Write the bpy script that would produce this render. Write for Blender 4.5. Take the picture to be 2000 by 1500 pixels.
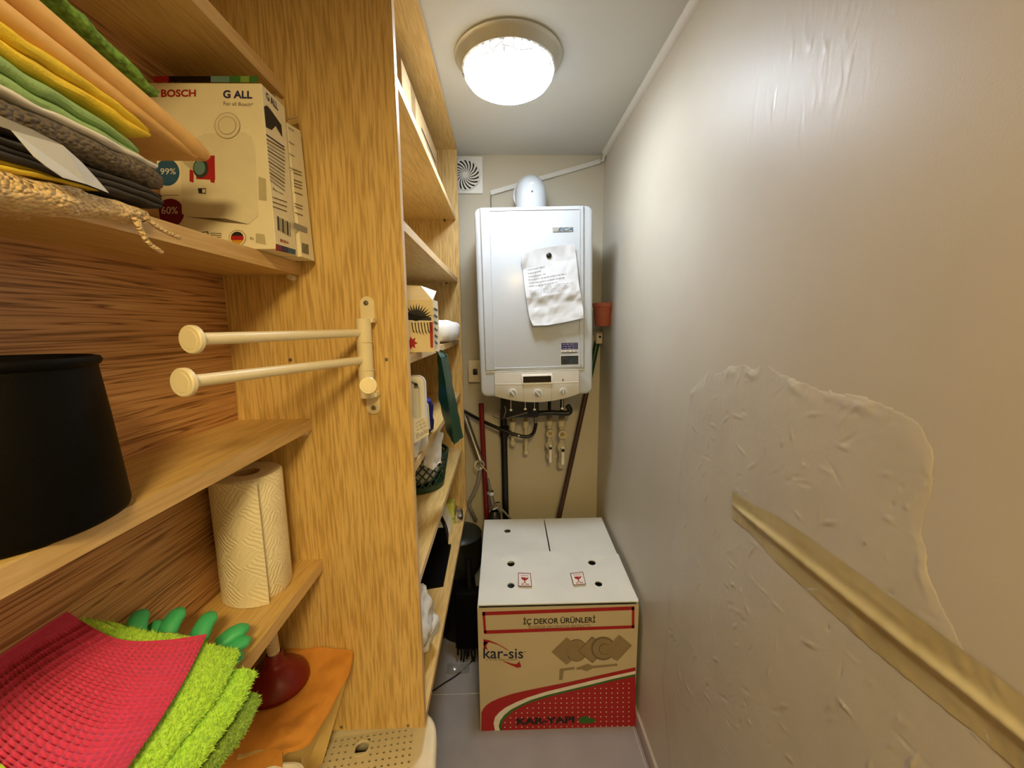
import bpy, bmesh, math, random
import numpy as np
from mathutils import Vector, Matrix, noise

# ------------------------------------------------------------------ scene, camera, light
for o in list(bpy.data.objects):
    bpy.data.objects.remove(o, do_unlink=True)
SC = bpy.context.scene
COL = SC.collection
random.seed(7)
H = 1.487                     # camera height above the floor
F = 780.0                     # focal length in pixels of the 2000 x 1500 frame


def _n(v):
    v = np.array(v, float)
    return v / np.linalg.norm(v)


_Y = _n([-19, 113, -F])
_D = _n([48.0, -(F * F / 114), -F])
_D = _n(_D - _Y * _D.dot(_Y))
_R = np.array([np.cross(_Y, -_D), _Y, -_D])       # world = _R @ camera vector

cam_data = bpy.data.cameras.new('camera')
cam_data.sensor_width = 36
cam_data.lens = F * 36 / 2000
cam_data.clip_start = 0.01
cam = bpy.data.objects.new('camera', cam_data)
COL.objects.link(cam)
M4 = Matrix.Identity(4)
for i in range(3):
    for j in range(3):
        M4[i][j] = _R[i][j]
M4.translation = Vector((0, 0, H))
cam.matrix_world = M4
SC.camera = cam

SC.view_settings.view_transform = 'Standard'
SC.view_settings.look = 'None'
SC.view_settings.gamma = 1
SC.view_settings.exposure = 0.9
SC.view_settings.use_curve_mapping = False

world = bpy.data.worlds.new('world')
SC.world = world
world.use_nodes = True
world.node_tree.nodes['Background'].inputs[0].default_value = (0.5, 0.45, 0.4, 1)
world.node_tree.nodes['Background'].inputs[1].default_value = 0.02

LAMP_STRENGTH = 64.0          # closet ceiling lamp (emission of its glass bowl)
HALL_STRENGTH = 46.0          # warm hall lamp behind the camera
LAMP_COL = (0.90, 1.0, 1.12)
HALL_COL = (1.0, 0.73, 0.31)

# ------------------------------------------------------------------ measuring helpers (photo ray -> real place)


def ray(px, py):
    r = _R @ np.array([px - 1000.0, -(py - 750.0), -F])
    return Vector(r)


def AX(px, py, x):
    r = ray(px, py)
    r = r * (x / r.x)
    return Vector((r.x, r.y, r.z + H))


def AY(px, py, y):
    r = ray(px, py)
    r = r * (y / r.y)
    return Vector((r.x, r.y, r.z + H))


def AZ(px, py, z):
    r = ray(px, py)
    r = r * ((z - H) / r.z)
    return Vector((r.x, r.y, r.z + H))


def AP(px, py, p, n):
    r = ray(px, py)
    c = Vector((0, 0, H))
    t = (Vector(p) - c).dot(n) / r.dot(n)
    return c + r * t


# ------------------------------------------------------------------ materials
MATS = {}


def lin(c):
    return tuple(((x / 12.92) if x <= 0.04045 else ((x + 0.055) / 1.055) ** 2.4) for x in [v / 255 for v in c])


def newmat(name):
    m = bpy.data.materials.new(name)
    m.use_nodes = True
    MATS[name] = m
    nt = m.node_tree
    return m, nt, nt.nodes['Principled BSDF']


def nd(nt, t, **kw):
    n = nt.nodes.new(t)
    for k, v in kw.items():
        if k.startswith('i_'):
            n.inputs[k[2:].replace('_', ' ')].default_value = v
        else:
            setattr(n, k, v)
    return n


def coords(nt, scale=(1, 1, 1), rot=(0, 0, 0)):
    g = nd(nt, 'ShaderNodeNewGeometry')
    mp = nd(nt, 'ShaderNodeMapping')
    mp.inputs['Scale'].default_value = scale
    mp.inputs['Rotation'].default_value = rot
    nt.links.new(g.outputs['Position'], mp.inputs['Vector'])
    return mp.outputs['Vector']


def ramp(nt, fac, stops):
    r = nd(nt, 'ShaderNodeValToRGB')
    el = r.color_ramp.elements
    while len(el) < len(stops):
        el.new(0.5)
    for e, (p, c) in zip(el, stops):
        e.position = p
        e.color = (*c, 1) if len(c) == 3 else c
    nt.links.new(fac, r.inputs['Fac'])
    return r.outputs['Color']


def mix(nt, fac, a, b, mode='MIX'):
    m = nd(nt, 'ShaderNodeMix', data_type='RGBA', blend_type=mode)
    for sock, v in ((m.inputs[0], fac), (m.inputs[6], a), (m.inputs[7], b)):
        if isinstance(v, (int, float)):
            sock.default_value = v
        elif isinstance(v, tuple):
            sock.default_value = (*v, 1)
        else:
            nt.links.new(v, sock)
    return m.outputs[2]


def bump(nt, b, h, strength=0.3, dist=0.002):
    n = nd(nt, 'ShaderNodeBump')
    n.inputs['Strength'].default_value = strength
    n.inputs['Distance'].default_value = dist
    nt.links.new(h, n.inputs['Height'])
    nt.links.new(n.outputs['Normal'], b.inputs['Normal'])
    return n


def plain(name, rgb, rough=0.5, metal=0.0, var=0.06, vscale=40.0, bmp=0.0, bscale=200.0, coat=0.0, spec=None, trans=0.0, sheen=0.0):
    m, nt, b = newmat(name)
    c = lin(rgb)
    b.inputs['Roughness'].default_value = rough
    b.inputs['Metallic'].default_value = metal
    if coat:
        b.inputs['Coat Weight'].default_value = coat
        b.inputs['Coat Roughness'].default_value = 0.15
    if spec is not None:
        b.inputs['Specular IOR Level'].default_value = spec
    if trans:
        b.inputs['Transmission Weight'].default_value = trans
    if sheen:
        b.inputs['Sheen Weight'].default_value = sheen
    v = coords(nt)
    no = nd(nt, 'ShaderNodeTexNoise')
    no.inputs['Scale'].default_value = vscale
    no.inputs['Detail'].default_value = 4
    nt.links.new(v, no.inputs['Vector'])
    lo = tuple(max(0, x * (1 - var)) for x in c)
    hi = tuple(min(1, x * (1 + var)) for x in c)
    nt.links.new(ramp(nt, no.outputs['Fac'], [(0.3, lo), (0.7, hi)]), b.inputs['Base Color'])
    if bmp:
        n2 = nd(nt, 'ShaderNodeTexNoise')
        n2.inputs['Scale'].default_value = bscale
        n2.inputs['Detail'].default_value = 5
        nt.links.new(v, n2.inputs['Vector'])
        bump(nt, b, n2.outputs['Fac'], bmp, 0.002)
    return m


def wood(name, axis, light, mid, dark, rough=0.42, fine=230.0, broad=16.0, contrast=1.0):
    """grain runs along axis (0,1,2)"""
    m, nt, b = newmat(name)
    s1 = [fine] * 3
    s1[axis] = fine * 0.055
    s2 = [broad] * 3
    s2[axis] = broad * 0.12
    n1 = nd(nt, 'ShaderNodeTexNoise')
    n1.inputs['Scale'].default_value = 1
    n1.inputs['Detail'].default_value = 3
    nt.links.new(coords(nt, s1), n1.inputs['Vector'])
    n2 = nd(nt, 'ShaderNodeTexNoise')
    n2.inputs['Scale'].default_value = 1
    n2.inputs['Detail'].default_value = 5
    n2.inputs['Distortion'].default_value = 1.4
    nt.links.new(coords(nt, s2), n2.inputs['Vector'])
    base = ramp(nt, n2.outputs['Fac'], [(0.3, lin(mid)), (0.55, lin(light)), (0.75, lin(mid))])
    pores = ramp(nt, n1.outputs['Fac'], [(0.38, (0, 0, 0)), (0.56, (1, 1, 1))])
    pf = mix(nt, 0.55 * contrast, (1.0, 1.0, 1.0), pores)
    fac = nd(nt, 'ShaderNodeRGBToBW')
    nt.links.new(pf, fac.inputs[0])
    col = mix(nt, fac.outputs[0], lin(dark), base)
    nt.links.new(col, b.inputs['Base Color'])
    b.inputs['Roughness'].default_value = rough
    bump(nt, b, n1.outputs['Fac'], 0.12, 0.001)
    return m


OAKL, OAKM, OAKD = (226, 194, 128), (216, 182, 112), (160, 120, 60)
wood('oak_vertical', 2, OAKL, OAKM, OAKD)
wood('oak_along', 1, OAKL, OAKM, (176, 130, 70), contrast=0.75)
wood('oak_edge', 1, (222, 190, 138), (212, 178, 124), (186, 146, 90), contrast=0.7)
wood('oak_edge_vertical', 2, (222, 190, 138), (212, 178, 124), (186, 146, 90), contrast=0.7)


def zebrano():
    m, nt, b = newmat('zebrano')
    v = coords(nt, (1, 0.5, 19))
    w = nd(nt, 'ShaderNodeTexNoise')
    w.inputs['Scale'].default_value = 2.2
    w.inputs['Detail'].default_value = 3
    w.inputs['Roughness'].default_value = 0.6
    w.inputs['Distortion'].default_value = 0.2
    nt.links.new(v, w.inputs['Vector'])
    v2 = coords(nt, (8, 8, 420))
    f = nd(nt, 'ShaderNodeTexNoise')
    f.inputs['Scale'].default_value = 1
    nt.links.new(v2, f.inputs['Vector'])
    c = ramp(nt, w.outputs['Fac'], [(0.24, lin((128, 84, 48))), (0.33, lin((204, 158, 108))), (0.405, lin((196, 148, 100))), (0.425, lin((122, 78, 44))),
                                    (0.45, lin((208, 162, 112))), (0.51, lin((186, 138, 92))), (0.53, lin((116, 72, 40))),
                                    (0.55, lin((210, 166, 116))), (0.61, lin((192, 144, 98))), (0.63, lin((130, 84, 48))), (0.66, lin((206, 160, 110)))])
    c2 = mix(nt, 0.25, c, f.outputs['Fac'], 'OVERLAY')
    nt.links.new(c2, b.inputs['Base Color'])
    b.inputs['Roughness'].default_value = 0.4


zebrano()


def wallmat():
    m, nt, b = newmat('wall_paint')
    v = coords(nt)
    n1 = nd(nt, 'ShaderNodeTexNoise')
    n1.inputs['Scale'].default_value = 3.0
    n1.inputs['Detail'].default_value = 5
    nt.links.new(v, n1.inputs['Vector'])
    nt.links.new(ramp(nt, n1.outputs['Fac'], [(0.3, lin((198, 190, 172))), (0.7, lin((206, 199, 182)))]), b.inputs['Base Color'])
    n2 = nd(nt, 'ShaderNodeTexNoise')
    n2.inputs['Scale'].default_value = 320
    n2.inputs['Detail'].default_value = 3
    nt.links.new(v, n2.inputs['Vector'])
    # the rubbed, glossier spot high on the wall with trowel scratches
    g = nd(nt, 'ShaderNodeNewGeometry')
    d = nd(nt, 'ShaderNodeVectorMath', operation='DISTANCE')
    nt.links.new(g.outputs['Position'], d.inputs[0])
    d.inputs[1].default_value = (0.49, 0.70, 1.90)
    mr = nd(nt, 'ShaderNodeMapRange')
    mr.inputs['From Min'].default_value = 0.20
    mr.inputs['From Max'].default_value = 0.08
    nt.links.new(d.outputs['Value'], mr.inputs['Value'])
    sc = nd(nt, 'ShaderNodeTexNoise', noise_type='RIDGED_MULTIFRACTAL')
    sc.inputs['Scale'].default_value = 1
    sc.inputs['Detail'].default_value = 5
    sc.inputs['Distortion'].default_value = 0.5
    nt.links.new(coords(nt, (1, 60, 16), (-0.45, 0, 0)), sc.inputs['Vector'])
    ro = ramp(nt, sc.outputs['Fac'], [(0.2, (0.46, 0.46, 0.46)), (0.8, (0.30, 0.30, 0.30))])
    rr = mix(nt, mr.outputs['Result'], (0.46, 0.46, 0.46), ro)
    nt.links.new(rr, b.inputs['Roughness'])
    mm = nd(nt, 'ShaderNodeMath', operation='MULTIPLY')
    nt.links.new(sc.outputs['Fac'], mm.inputs[0])
    nt.links.new(mr.outputs['Result'], mm.inputs[1])
    m2 = nd(nt, 'ShaderNodeMath', operation='MULTIPLY_ADD')
    nt.links.new(n2.outputs['Fac'], m2.inputs[0])
    m2.inputs[1].default_value = 0.22
    m3 = nd(nt, 'ShaderNodeMath', operation='MULTIPLY')
    m3.inputs[1].default_value = 2.6
    nt.links.new(mm.outputs[0], m3.inputs[0])
    nt.links.new(m3.outputs[0], m2.inputs[2])
    bump(nt, b, m2.outputs[0], 0.25, 0.002)
    b.inputs['Specular IOR Level'].default_value = 0.6


wallmat()
plain('plaster_patch', (200, 193, 176), 0.42, var=0.05, vscale=9, bmp=0.12, bscale=150, spec=0.6)
plain('back_wall_paint', (204, 196, 174), 0.55, var=0.03, vscale=4, bmp=0.1)
plain('ceiling_paint', (208, 209, 204), 0.7, var=0.02, vscale=3, bmp=0.08)
plain('floor_tile', (156, 151, 152), 0.22, var=0.05, vscale=12)
plain('grout', (206, 200, 196), 0.8)
plain('baseboard_tile', (182, 170, 158), 0.35, var=0.05)
plain('white_enamel', (188, 193, 197), 0.28, var=0.01, coat=0.2)
plain('boiler_plastic', (212, 210, 200), 0.35, var=0.02)
plain('control_plastic', (214, 212, 204), 0.22, var=0.03, vscale=15, coat=0.4)
plain('white_plastic', (236, 234, 226), 0.4, var=0.02)
plain('cream_plastic', (236, 224, 190), 0.35, var=0.02, coat=0.1)
plain('ivory_plastic', (226, 214, 184), 0.45, var=0.03)
plain('trunking', (224, 222, 214), 0.4, var=0.02)
plain('black_plastic', (14, 13, 13), 0.35, var=0.1)
plain('black_enamel', (5, 4, 4), 0.6, var=0.2, bmp=0.1, bscale=300, spec=0.12)
plain('shade_black', (8, 8, 8), 0.9)  # near-black colour standing in for shade inside hollows
plain('display_black', (12, 11, 12), 0.08)
plain('knob_grey', (150, 147, 136), 0.4)
plain('pipe_white', (206, 196, 168), 0.45, var=0.05)
plain('brass', (176, 150, 88), 0.35, metal=0.8)
plain('chrome', (205, 205, 205), 0.15, metal=1.0)
plain('steel', (150, 146, 138), 0.35, metal=0.9)
plain('lamp_metal', (188, 185, 172), 0.32, metal=0.35, var=0.02)
plain('red_pipe', (112, 14, 18), 0.4)
plain('brown_pole', (66, 44, 36), 0.35)
plain('green_plastic', (22, 66, 42), 0.4)
plain('terracotta', (176, 92, 62), 0.6, var=0.08)
plain('white_paper', (208, 210, 213), 0.7, var=0.015, bmp=0.1, bscale=30)
plain('ink_black', (28, 26, 28), 0.6)
plain('ink_grey', (150, 148, 146), 0.6)
plain('ink_navy', (38, 36, 92), 0.5)
plain('ink_red', (168, 26, 30), 0.5)
plain('ink_maroon', (120, 16, 52), 0.5)
plain('ink_blue', (34, 84, 120), 0.5)
plain('ink_dark_blue', (24, 34, 66), 0.5)
plain('ink_green', (52, 106, 44), 0.5)
plain('ink_white', (238, 234, 226), 0.5)
plain('ink_taupe', (150, 132, 100), 0.6)
plain('ink_taupe_dark', (116, 100, 74), 0.6)
plain('ink_gold', (206, 150, 40), 0.5)
plain('ink_teal', (96, 134, 130), 0.5)
plain('ink_light_green', (120, 150, 70), 0.5)
plain('ink_bag', (226, 218, 192), 0.6, var=0.03)
plain('ink_bag_shade', (188, 178, 146), 0.6)
plain('badge_silver', (176, 180, 176), 0.3, metal=0.5)
plain('box_white', (228, 230, 226), 0.5, var=0.04, vscale=8, bmp=0.5, bscale=9)
plain('box_print', (206, 192, 162), 0.5, var=0.03, vscale=10)
plain('carton_white', (238, 230, 204), 0.5, var=0.02)
plain('carton_brown', (196, 164, 118), 0.7, var=0.05)
plain('parcel_tape', (150, 122, 84), 0.3)
plain('cloth_tan', (240, 194, 126), 0.85, var=0.05, vscale=60, bmp=0.15)
plain('cloth_yellow', (242, 210, 62), 0.9, var=0.08, bmp=0.4, bscale=500)
plain('cloth_green', (150, 184, 120), 0.9, var=0.08, bmp=0.4, bscale=400)
plain('cloth_green_dots', (120, 164, 76), 0.9, var=0.5, vscale=170, bmp=0.5, bscale=250)
plain('cloth_charcoal', (62, 58, 56), 0.95, var=0.1, bmp=0.3)
plain('cloth_white', (226, 222, 214), 0.9, var=0.03, bmp=0.2)
plain('cloth_orange', (212, 146, 62), 0.85, var=0.1, vscale=30, bmp=0.2)
plain('card_cream', (226, 198, 132), 0.7, var=0.05)
plain('rubber_red', (120, 20, 20), 0.38, var=0.08)
plain('handle_wood', (226, 208, 182), 0.6, var=0.08)
plain('glove_rubber', (70, 192, 128), 0.5, var=0.06)
plain('terry_lime', (190, 236, 84), 0.95, var=0.14, vscale=260, sheen=0.3)
plain('terry_green', (146, 182, 66), 0.95, var=0.18, vscale=260, sheen=0.3)
plain('cotton_pink', (210, 62, 108), 0.9, var=0.07, vscale=180, sheen=0.2)
plain('green_nylon', (16, 66, 50), 0.4, var=0.1)
plain('basket_green', (16, 52, 34), 0.45)
plain('plastic_bag', (216, 214, 210), 0.25, var=0.05)
plain('film_blue', (36, 44, 130), 0.3)
plain('tissue_white', (236, 226, 200), 0.95, var=0.02)
plain('lime_box', (196, 200, 92), 0.5)
plain('cable_grey', (132, 128, 120), 0.5)
plain('clear_plastic', (200, 200, 196), 0.1, trans=0.7)


def knit(name, rgb, sc=150):
    m, nt, b = newmat(name)
    b.inputs['Roughness'].default_value = 0.95
    v = nd(nt, 'ShaderNodeTexVoronoi')
    v.inputs['Scale'].default_value = sc
    nt.links.new(coords(nt, (1, 1.2, 1.6)), v.inputs['Vector'])
    n = nd(nt, 'ShaderNodeTexNoise')
    n.inputs['Scale'].default_value = 60
    nt.links.new(coords(nt), n.inputs['Vector'])
    c = lin(rgb)
    nt.links.new(ramp(nt, n.outputs['Fac'], [(0.3, tuple(x * 0.86 for x in c)), (0.7, tuple(min(1, x * 1.12) for x in c))]), b.inputs['Base Color'])
    mm = nd(nt, 'ShaderNodeMath', operation='SUBTRACT')
    mm.inputs[0].default_value = 1
    nt.links.new(v.outputs['Distance'], mm.inputs[1])
    bump(nt, b, mm.outputs[0], 1.0, 0.004)


knit('knit_grey', (112, 100, 86), 160)
knit('knit_beige', (236, 206, 158), 190)


def papertowel():
    m, nt, b = newmat('paper_towel')
    b.inputs['Roughness'].default_value = 0.9
    b.inputs['Base Color'].default_value = (*lin((244, 234, 206)), 1)
    g = nd(nt, 'ShaderNodeTexCoord')
    # basket weave of short wavy embossed strokes in the roll's own unwrapped coordinates
    uv = nd(nt, 'ShaderNodeUVMap')
    mp = nd(nt, 'ShaderNodeMapping')
    mp.inputs['Scale'].default_value = (1, 1, 1)
    nt.links.new(uv.outputs[0], mp.inputs[0])
    ch = nd(nt, 'ShaderNodeTexChecker')
    ch.inputs['Scale'].default_value = 1.0 / 0.036
    mpc = nd(nt, 'ShaderNodeMapping')
    mpc.inputs['Rotation'].default_value = (0, 0, math.radians(45))
    nt.links.new(mp.outputs[0], mpc.inputs[0])
    nt.links.new(mpc.outputs[0], ch.inputs['Vector'])
    ws = []
    for a in (32, -48):
        w = nd(nt, 'ShaderNodeTexWave', wave_type='BANDS', bands_direction='X')
        w.inputs['Scale'].default_value = 46
        w.inputs['Distortion'].default_value = 5.0
        w.inputs['Detail'].default_value = 1
        w.inputs['Detail Scale'].default_value = 1.2
        mq = nd(nt, 'ShaderNodeMapping')
        mq.inputs['Rotation'].default_value = (0, 0, math.radians(a))
        nt.links.new(mp.outputs[0], mq.inputs[0])
        nt.links.new(mq.outputs[0], w.inputs['Vector'])
        ws.append(w.outputs['Fac'])
    mx = nd(nt, 'ShaderNodeMix', data_type='FLOAT')
    nt.links.new(ch.outputs['Fac'], mx.inputs[0])
    nt.links.new(ws[0], mx.inputs[2])
    nt.links.new(ws[1], mx.inputs[3])
    bump(nt, b, mx.outputs[0], 0.45, 0.002)


papertowel()


def tapemat():
    m, nt, b = newmat('adhesive_tape')
    b.inputs['Roughness'].default_value = 0.42
    n = nd(nt, 'ShaderNodeTexNoise')
    n.inputs['Scale'].default_value = 14
    n.inputs['Detail'].default_value = 6
    nt.links.new(coords(nt), n.inputs['Vector'])
    nt.links.new(ramp(nt, n.outputs['Fac'], [(0.3, lin((178, 162, 114))), (0.7, lin((196, 182, 138)))]), b.inputs['Base Color'])
    bump(nt, b, n.outputs['Fac'], 0.25, 0.003)


tapemat()


def emit(name, col, strength, leaf=False):
    m, nt, b = newmat(name)
    b.inputs['Base Color'].default_value = (0.8, 0.8, 0.8, 1)
    b.inputs['Roughness'].default_value = 0.3
    b.inputs['Emission Color'].default_value = (*col, 1)
    b.inputs['Emission Strength'].default_value = strength
    return m


def lampglass():
    m = emit('lamp_glass', LAMP_COL, LAMP_STRENGTH)
    nt = m.node_tree
    b = nt.nodes['Principled BSDF']
    # bulbs behind the etched bowl: bright middle, leaf etching still readable towards the rim
    g = nd(nt, 'ShaderNodeNewGeometry')
    d = nd(nt, 'ShaderNodeVectorMath', operation='DISTANCE')
    nt.links.new(g.outputs['Position'], d.inputs[0])
    d.inputs[1].default_value = (0.029, 1.315, H + 0.70)
    mr = nd(nt, 'ShaderNodeMapRange', interpolation_type='SMOOTHSTEP')
    mr.inputs['From Min'].default_value = 0.085
    mr.inputs['From Max'].default_value = 0.132
    mr.inputs['To Min'].default_value = 1.0
    mr.inputs['To Max'].default_value = 0.07
    nt.links.new(d.outputs['Value'], mr.inputs['Value'])
    v = nd(nt, 'ShaderNodeTexVoronoi', feature='DISTANCE_TO_EDGE')
    v.inputs['Scale'].default_value = 38
    nt.links.new(coords(nt, (1, 1.6, 0.6), (0, 0, 0.7)), v.inputs['Vector'])
    leaf = ramp(nt, v.outputs['Distance'], [(0.03, (0.06, 0.06, 0.06)), (0.14, (1, 1, 1))])
    bw = nd(nt, 'ShaderNodeRGBToBW')
    nt.links.new(leaf, bw.inputs[0])
    a = nd(nt, 'ShaderNodeMath', operation='MULTIPLY')
    nt.links.new(mr.outputs['Result'], a.inputs[0])
    nt.links.new(bw.outputs[0], a.inputs[1])
    c = nd(nt, 'ShaderNodeMath', operation='MULTIPLY')
    nt.links.new(a.outputs[0], c.inputs[0])
    c.inputs[1].default_value = LAMP_STRENGTH
    nt.links.new(c.outputs[0], b.inputs['Emission Strength'])


lampglass()
emit('hall_glass', HALL_COL, HALL_STRENGTH)

# ------------------------------------------------------------------ object helpers
ORIG = {}


def tag(o, label=None, cat=None, group=None, kind=None):
    if label:
        o['label'] = label
    if cat:
        o['category'] = cat
    if group:
        o['group'] = group
    if kind:
        o['kind'] = kind
    return o


def thing(name, label, cat, loc, group=None):
    o = bpy.data.objects.new(name, None)
    o.empty_display_size = 0.05
    COL.objects.link(o)
    o.location = loc
    ORIG[o.name] = Vector(loc)
    return tag(o, label, cat, group)


class MB:
    def __init__(self):
        self.v = []
        self.f = []
        self.uv = None

    def add(self, verts, faces):
        k = len(self.v)
        self.v += [Vector(p) for p in verts]
        self.f += [tuple(i + k for i in f) for f in faces]
        return self

    def frombm(self, bm, xf=None):
        bm.verts.index_update()
        vs = [(xf(v.co) if xf else v.co.copy()) for v in bm.verts]
        self.add(vs, [tuple(v.index for v in f.verts) for f in bm.faces])
        bm.free()
        return self

    def box(self, lo, hi, bev=0.0, seg=2, xf=None):
        bm = bmesh.new()
        bmesh.ops.create_cube(bm, size=1)
        lo = Vector(lo)
        hi = Vector(hi)
        for v in bm.verts:
            v.co = Vector([(lo[i] + hi[i]) / 2 + v.co[i] * (hi[i] - lo[i]) for i in range(3)])
        if bev:
            bmesh.ops.bevel(bm, geom=bm.edges[:], offset=bev, segments=seg, profile=0.5, affect='EDGES')
        return self.frombm(bm, xf)

    def hexa(self, p):
        """8 points: bottom 4 ccw, top 4 ccw"""
        return self.add(p, [(3, 2, 1, 0), (4, 5, 6, 7), (0, 1, 5, 4), (1, 2, 6, 5), (2, 3, 7, 6), (3, 0, 4, 7)])

    def tube(self, path, r, n=14, cap=True, flat=None):
        path = [Vector(p) for p in path]
        rs = r if isinstance(r, (list, tuple)) else [r] * len(path)
        rings = []
        prev = None
        for i, p in enumerate(path):
            t = (path[min(i + 1, len(path) - 1)] - path[max(i - 1, 0)])
            if t.length < 1e-9:
                t = Vector((0, 0, 1))
            t.normalize()
            if prev is None:
                a = Vector((0, 0, 1)) if abs(t.z) < 0.9 else Vector((1, 0, 0))
                u = t.cross(a).normalized()
            else:
                u = (prev - t * prev.dot(t)).normalized()
            prev = u
            w = t.cross(u)
            rings.append([p + (u * math.cos(k * 2 * math.pi / n) + w * math.sin(k * 2 * math.pi / n) * (flat or 1)) * rs[i] for k in range(n)])
        vs = [q for rg in rings for q in rg]
        fs = []
        for i in range(len(path) - 1):
            for k in range(n):
                fs.append((i * n + k, i * n + (k + 1) % n, (i + 1) * n + (k + 1) % n, (i + 1) * n + k))
        if cap:
            fs.append(tuple(range(n))[::-1])
            fs.append(tuple((len(path) - 1) * n + k for k in range(n)))
        return self.add(vs, fs)

    def lathe(self, prof, c, ax=(0, 0, 1), n=32, cap=False):
        """profile [(r, h)] about axis ax through c"""
        c = Vector(c)
        ax = Vector(ax).normalized()
        a = Vector((0, 0, 1)) if abs(ax.z) < 0.9 else Vector((1, 0, 0))
        u = ax.cross(a).normalized()
        w = ax.cross(u)
        vs = []
        for r, h in prof:
            for k in range(n):
                t = 2 * math.pi * k / n
                vs.append(c + ax * h + (u * math.cos(t) + w * math.sin(t)) * r)
        fs = []
        for i in range(len(prof) - 1):
            for k in range(n):
                fs.append((i * n + k, i * n + (k + 1) % n, (i + 1) * n + (k + 1) % n, (i + 1) * n + k))
        if cap:
            fs.append(tuple(range(n))[::-1])
            fs.append(tuple((len(prof) - 1) * n + k for k in range(n)))
        return self.add(vs, fs)

    def sphere(self, c, r, sq=(1, 1, 1), seg=16, rings=10):
        bm = bmesh.new()
        bmesh.ops.create_uvsphere(bm, u_segments=seg, v_segments=rings, radius=1)
        c = Vector(c)
        return self.frombm(bm, lambda p: c + Vector((p.x * r * sq[0], p.y * r * sq[1], p.z * r * sq[2])))

    def poly(self, pts):
        return self.add(pts, [tuple(range(len(pts)))])

    def prism(self, pts, off):
        off = Vector(off)
        n = len(pts)
        a = [Vector(p) for p in pts]
        b = [p + off for p in a]
        fs = [tuple(range(n)), tuple(range(2 * n - 1, n - 1, -1))]
        for i in range(n):
            j = (i + 1) % n
            fs.append((j, i, n + i, n + j))
        return self.add(a + b, fs)

    def grid(self, fn, nu, nv, closed_u=False):
        vs = [fn(i / nu, j / nv) for i in range(nu + 1) for j in range(nv + 1)]
        fs = []
        for i in range(nu):
            for j in range(nv):
                fs.append((i * (nv + 1) + j, i * (nv + 1) + j + 1, (i + 1) * (nv + 1) + j + 1, (i + 1) * (nv + 1) + j))
        return self.add(vs, fs)

    def build(self, name, mat, parent=None, smooth=35, label=None, fix=True):
        o0 = Vector((0, 0, 0))
        if parent is not None:
            o0 = ORIG[parent.name]
        me = bpy.data.meshes.new(name)
        me.from_pydata([tuple(p - o0) for p in self.v], [], self.f)
        if fix:
            bm = bmesh.new()
            bm.from_mesh(me)
            bmesh.ops.recalc_face_normals(bm, faces=bm.faces)
            bm.to_mesh(me)
            bm.free()
        if smooth:
            me.polygons.foreach_set('use_smooth', [True] * len(me.polygons))
            me.set_sharp_from_angle(angle=math.radians(smooth))
        me.materials.append(MATS[mat] if isinstance(mat, str) else mat)
        o = bpy.data.objects.new(name, me)
        COL.objects.link(o)
        if parent is not None:
            o.parent = parent
        ORIG[o.name] = o0
        if label:
            o['label'] = label
        return o


def lone(name, mb, mat, label, cat, group=None, smooth=35):
    """a thing that is one mesh, origin at its base"""
    c = sum(mb.v, Vector()) / len(mb.v)
    zmin = min(p.z for p in mb.v)
    base = Vector((c.x, c.y, zmin))
    mb.v = [p - base for p in mb.v]
    o = mb.build(name, mat, None, smooth)
    o.location = base
    ORIG[o.name] = base
    tag(o, label, cat, group)
    return o


def struct(name, mb, mat, smooth=35):
    o = mb.build(name, mat, None, smooth)
    tag(o, kind='structure')
    return o


def text_quad(s, quad, mat, parent, name='lettering', bold=0.0, shear=0.0, label=None):
    """flat print: the words' bounding box is stretched over the quad BL, BR, TR, TL"""
    cu = bpy.data.curves.new('t', 'FONT')
    cu.body = s
    cu.size = 1
    cu.offset = bold
    cu.shear = shear
    cu.resolution_u = 3
    cu.fill_mode = 'FRONT'
    ob = bpy.data.objects.new('t', cu)
    COL.objects.link(ob)
    dg = bpy.context.evaluated_depsgraph_get()
    dg.update()
    me = bpy.data.meshes.new_from_object(ob.evaluated_get(dg))
    vs = [v.co.copy() for v in me.vertices]
    fs = [tuple(p.vertices) for p in me.polygons]
    bpy.data.objects.remove(ob, do_unlink=True)
    bpy.data.curves.remove(cu)
    bpy.data.meshes.remove(me)
    if not vs:
        return None
    x0 = min(v.x for v in vs)
    x1 = max(v.x for v in vs)
    y0 = min(v.y for v in vs)
    y1 = max(v.y for v in vs)
    BL, BR, TR, TL = [Vector(q) for q in quad]
    mb = MB()
    out = []
    for v in vs:
        a = (v.x - x0) / (x1 - x0)
        b = (v.y - y0) / (y1 - y0)
        out.append((BL * (1 - a) + BR * a) * (1 - b) + (TL * (1 - a) + TR * a) * b)
    mb.add(out, fs)
    return mb.build(name, mat, parent, smooth=0, label=label, fix=False)


def smooth_path(p, n=6):
    p = [Vector(q) for q in p]
    out = []
    for i in range(len(p) - 1):
        p0 = p[max(i - 1, 0)]
        p1, p2 = p[i], p[i + 1]
        p3 = p[min(i + 2, len(p) - 1)]
        for k in range(n):
            t_ = k / n
            out.append(0.5 * ((2 * p1) + (p2 - p0) * t_ + (2 * p0 - 5 * p1 + 4 * p2 - p3) * t_ ** 2 + (3 * p1 - p0 - 3 * p2 + p3) * t_ ** 3))
    out.append(p[-1])
    return out


def ell(c, a, b, n=24, t0=0, t1=2 * math.pi):
    return [(c[0] + a * math.cos(t0 + (t1 - t0) * k / n), c[1] + b * math.sin(t0 + (t1 - t0) * k / n)) for k in range(n if t1 - t0 > 6.28 else n + 1)]


# ------------------------------------------------------------------ the setting
XR, XL, YB, YF, ZC = 0.49, -0.566, 2.0, -0.30, H + 0.791
HY, HX0, HX1 = -2.3, -1.3, 1.3          # hall behind the doorway
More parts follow.
